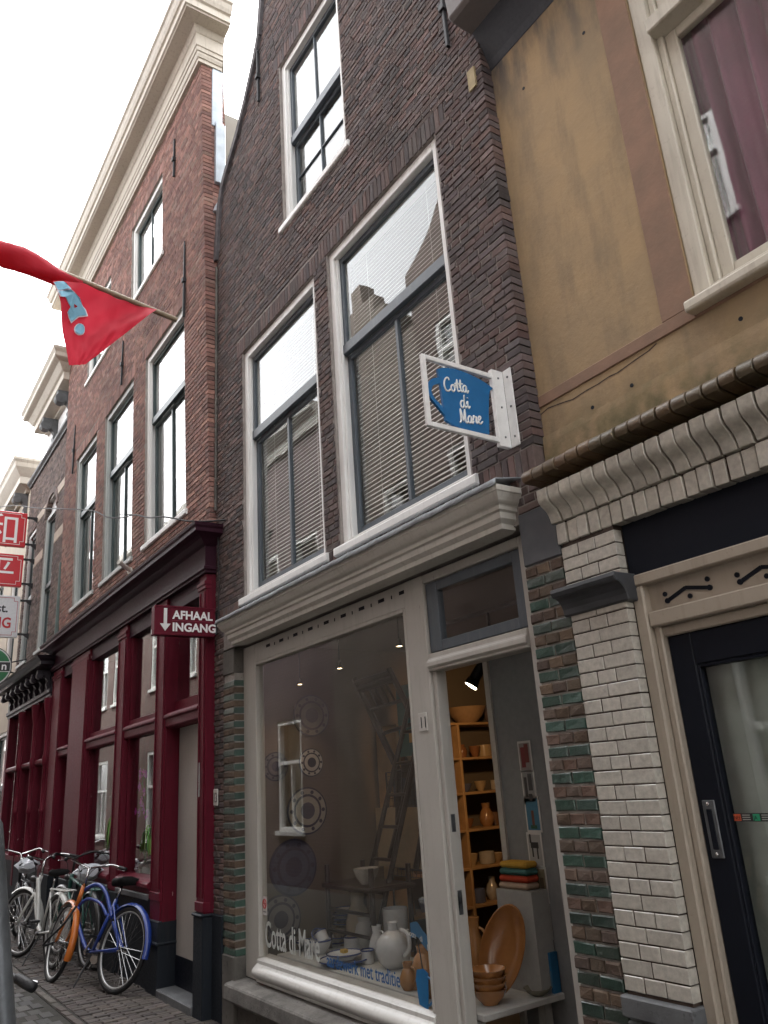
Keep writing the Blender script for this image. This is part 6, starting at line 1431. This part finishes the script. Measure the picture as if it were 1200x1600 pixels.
# lettering and decals on the shop glass
yg = .1255
gl_ = plain('etched_white_lettering', (.50,.52,.50), .7)
tw = text_obj('window_lettering', 'Cotta di Mare', gl_, shopf, (-6.62, yg, .43), (1,0,0), (0,0,1), .27, sx=.60, extrude=.0006, offset=.003)
tw = text_obj('window_lettering', 'aardewerk met traditie', plain('blue_lettering', (.02,.10,.28), .6), shopf, (-5.60, yg, .415), (1,0,0), (0,0,1), .125, sx=.80, extrude=.0006, offset=.001)
dm = MB(); cx_, cz_ = -4.415, .455
dm.prism([(cx_-.055, cz_-.10), (cx_+.035, cz_-.115), (cx_+.06, cz_+.08), (cx_+.01, cz_+.10), (cx_-.06, cz_+.085), (cx_-.075, cz_+.03)], 'y', yg-.001, yg+.001, (.012,.14,.33)); dm.tube(spline([(cx_+.05, yg, cz_+.06), (cx_+.095, yg, cz_+.04), (cx_+.09, yg, cz_-.05), (cx_+.045, yg, cz_-.09)], 4), .007, 6, col=(.012,.14,.33)); dm.build('jug_decal', signpaint, shopf)
ns = MB(); ns.box(-6.66, -6.575, yg-.001, yg+.001, .66, .80, (.55,.54,.53)); nso = ns.build('no_smoking_sticker', signpaint, shopf)
rg = MB(); rg.tube([(-6.617+.03*math.cos(k*.3), yg-.002, .745+.034*math.sin(k*.3)) for k in range(21)], .005, 5, True, (.45,.02,.02)); rg.tube([(-6.638, yg-.002, .768), (-6.597, yg-.002, .722)], .0045, 5, col=(.45,.02,.02)); rg.box(-6.64, -6.595, yg-.002, yg, .742, .749, (.03,.03,.03)); rg.box(-6.645, -6.59, yg-.002, yg, .68, .688, (.1,.1,.1)); rg.build('sticker_symbol', signpaint, nso)

# more stock on the table
rj = random.Random(8)
for k, (px, py, kd, r_, h_, c_, lab) in enumerate((
    (455, 1478, 'bowl', .09, .07, WH, 'white bowl near the window corner under the wall plates'), (470, 1462, 'plate', .13, .03, WH, 'pale plate lying behind the white bowl'),
    (575, 1505, 'mug', .05, .09, WH, 'white mug between the plates and the milk jug'), (560, 1455, 'jar', .08, .17, (.30,.22,.15), 'brown storage jar behind the low white pot'),
    (650, 1545, 'mug', .045, .08, OR, 'ochre mug beside the small ochre jug'), (628, 1470, 'jar', .085, .24, (.50,.50,.48), 'off-white jar behind the round jug'),
    (598, 1468, 'bowl', .10, .08, (.12,.15,.28), 'blue bowl behind the milk jug'), (520, 1462, 'bowl', .085, .08, (.40,.37,.32), 'beige bowl behind the two cups'))):
    on(px, py, r_, h_, kd, c_, 'display_' + kd, lab, kd, TG, rim=NB if c_ == WH else None)

e = empty('wooden_ladder', (-6.2, 1.0, TZ), 'dark wooden ladder leaning upright in the shop window', 'ladder')
LA, LB = (Vector((-6.35, .80, TZ)), Vector((-5.62, 1.12, 2.45))), (Vector((-6.02, .80, TZ)), Vector((-5.36, 1.12, 2.45)))
for a, b in (LA, LB): m = MB(); m.tube([a, b], .022, 8); m.build('rail', darkwood, e, smooth=True)
for k in range(8): m = MB(); t = .08+.12*k; m.tube([LA[0].lerp(LA[1], t), LB[0].lerp(LB[1], t)], .014, 8); m.build('rung', darkwood, e, smooth=True)
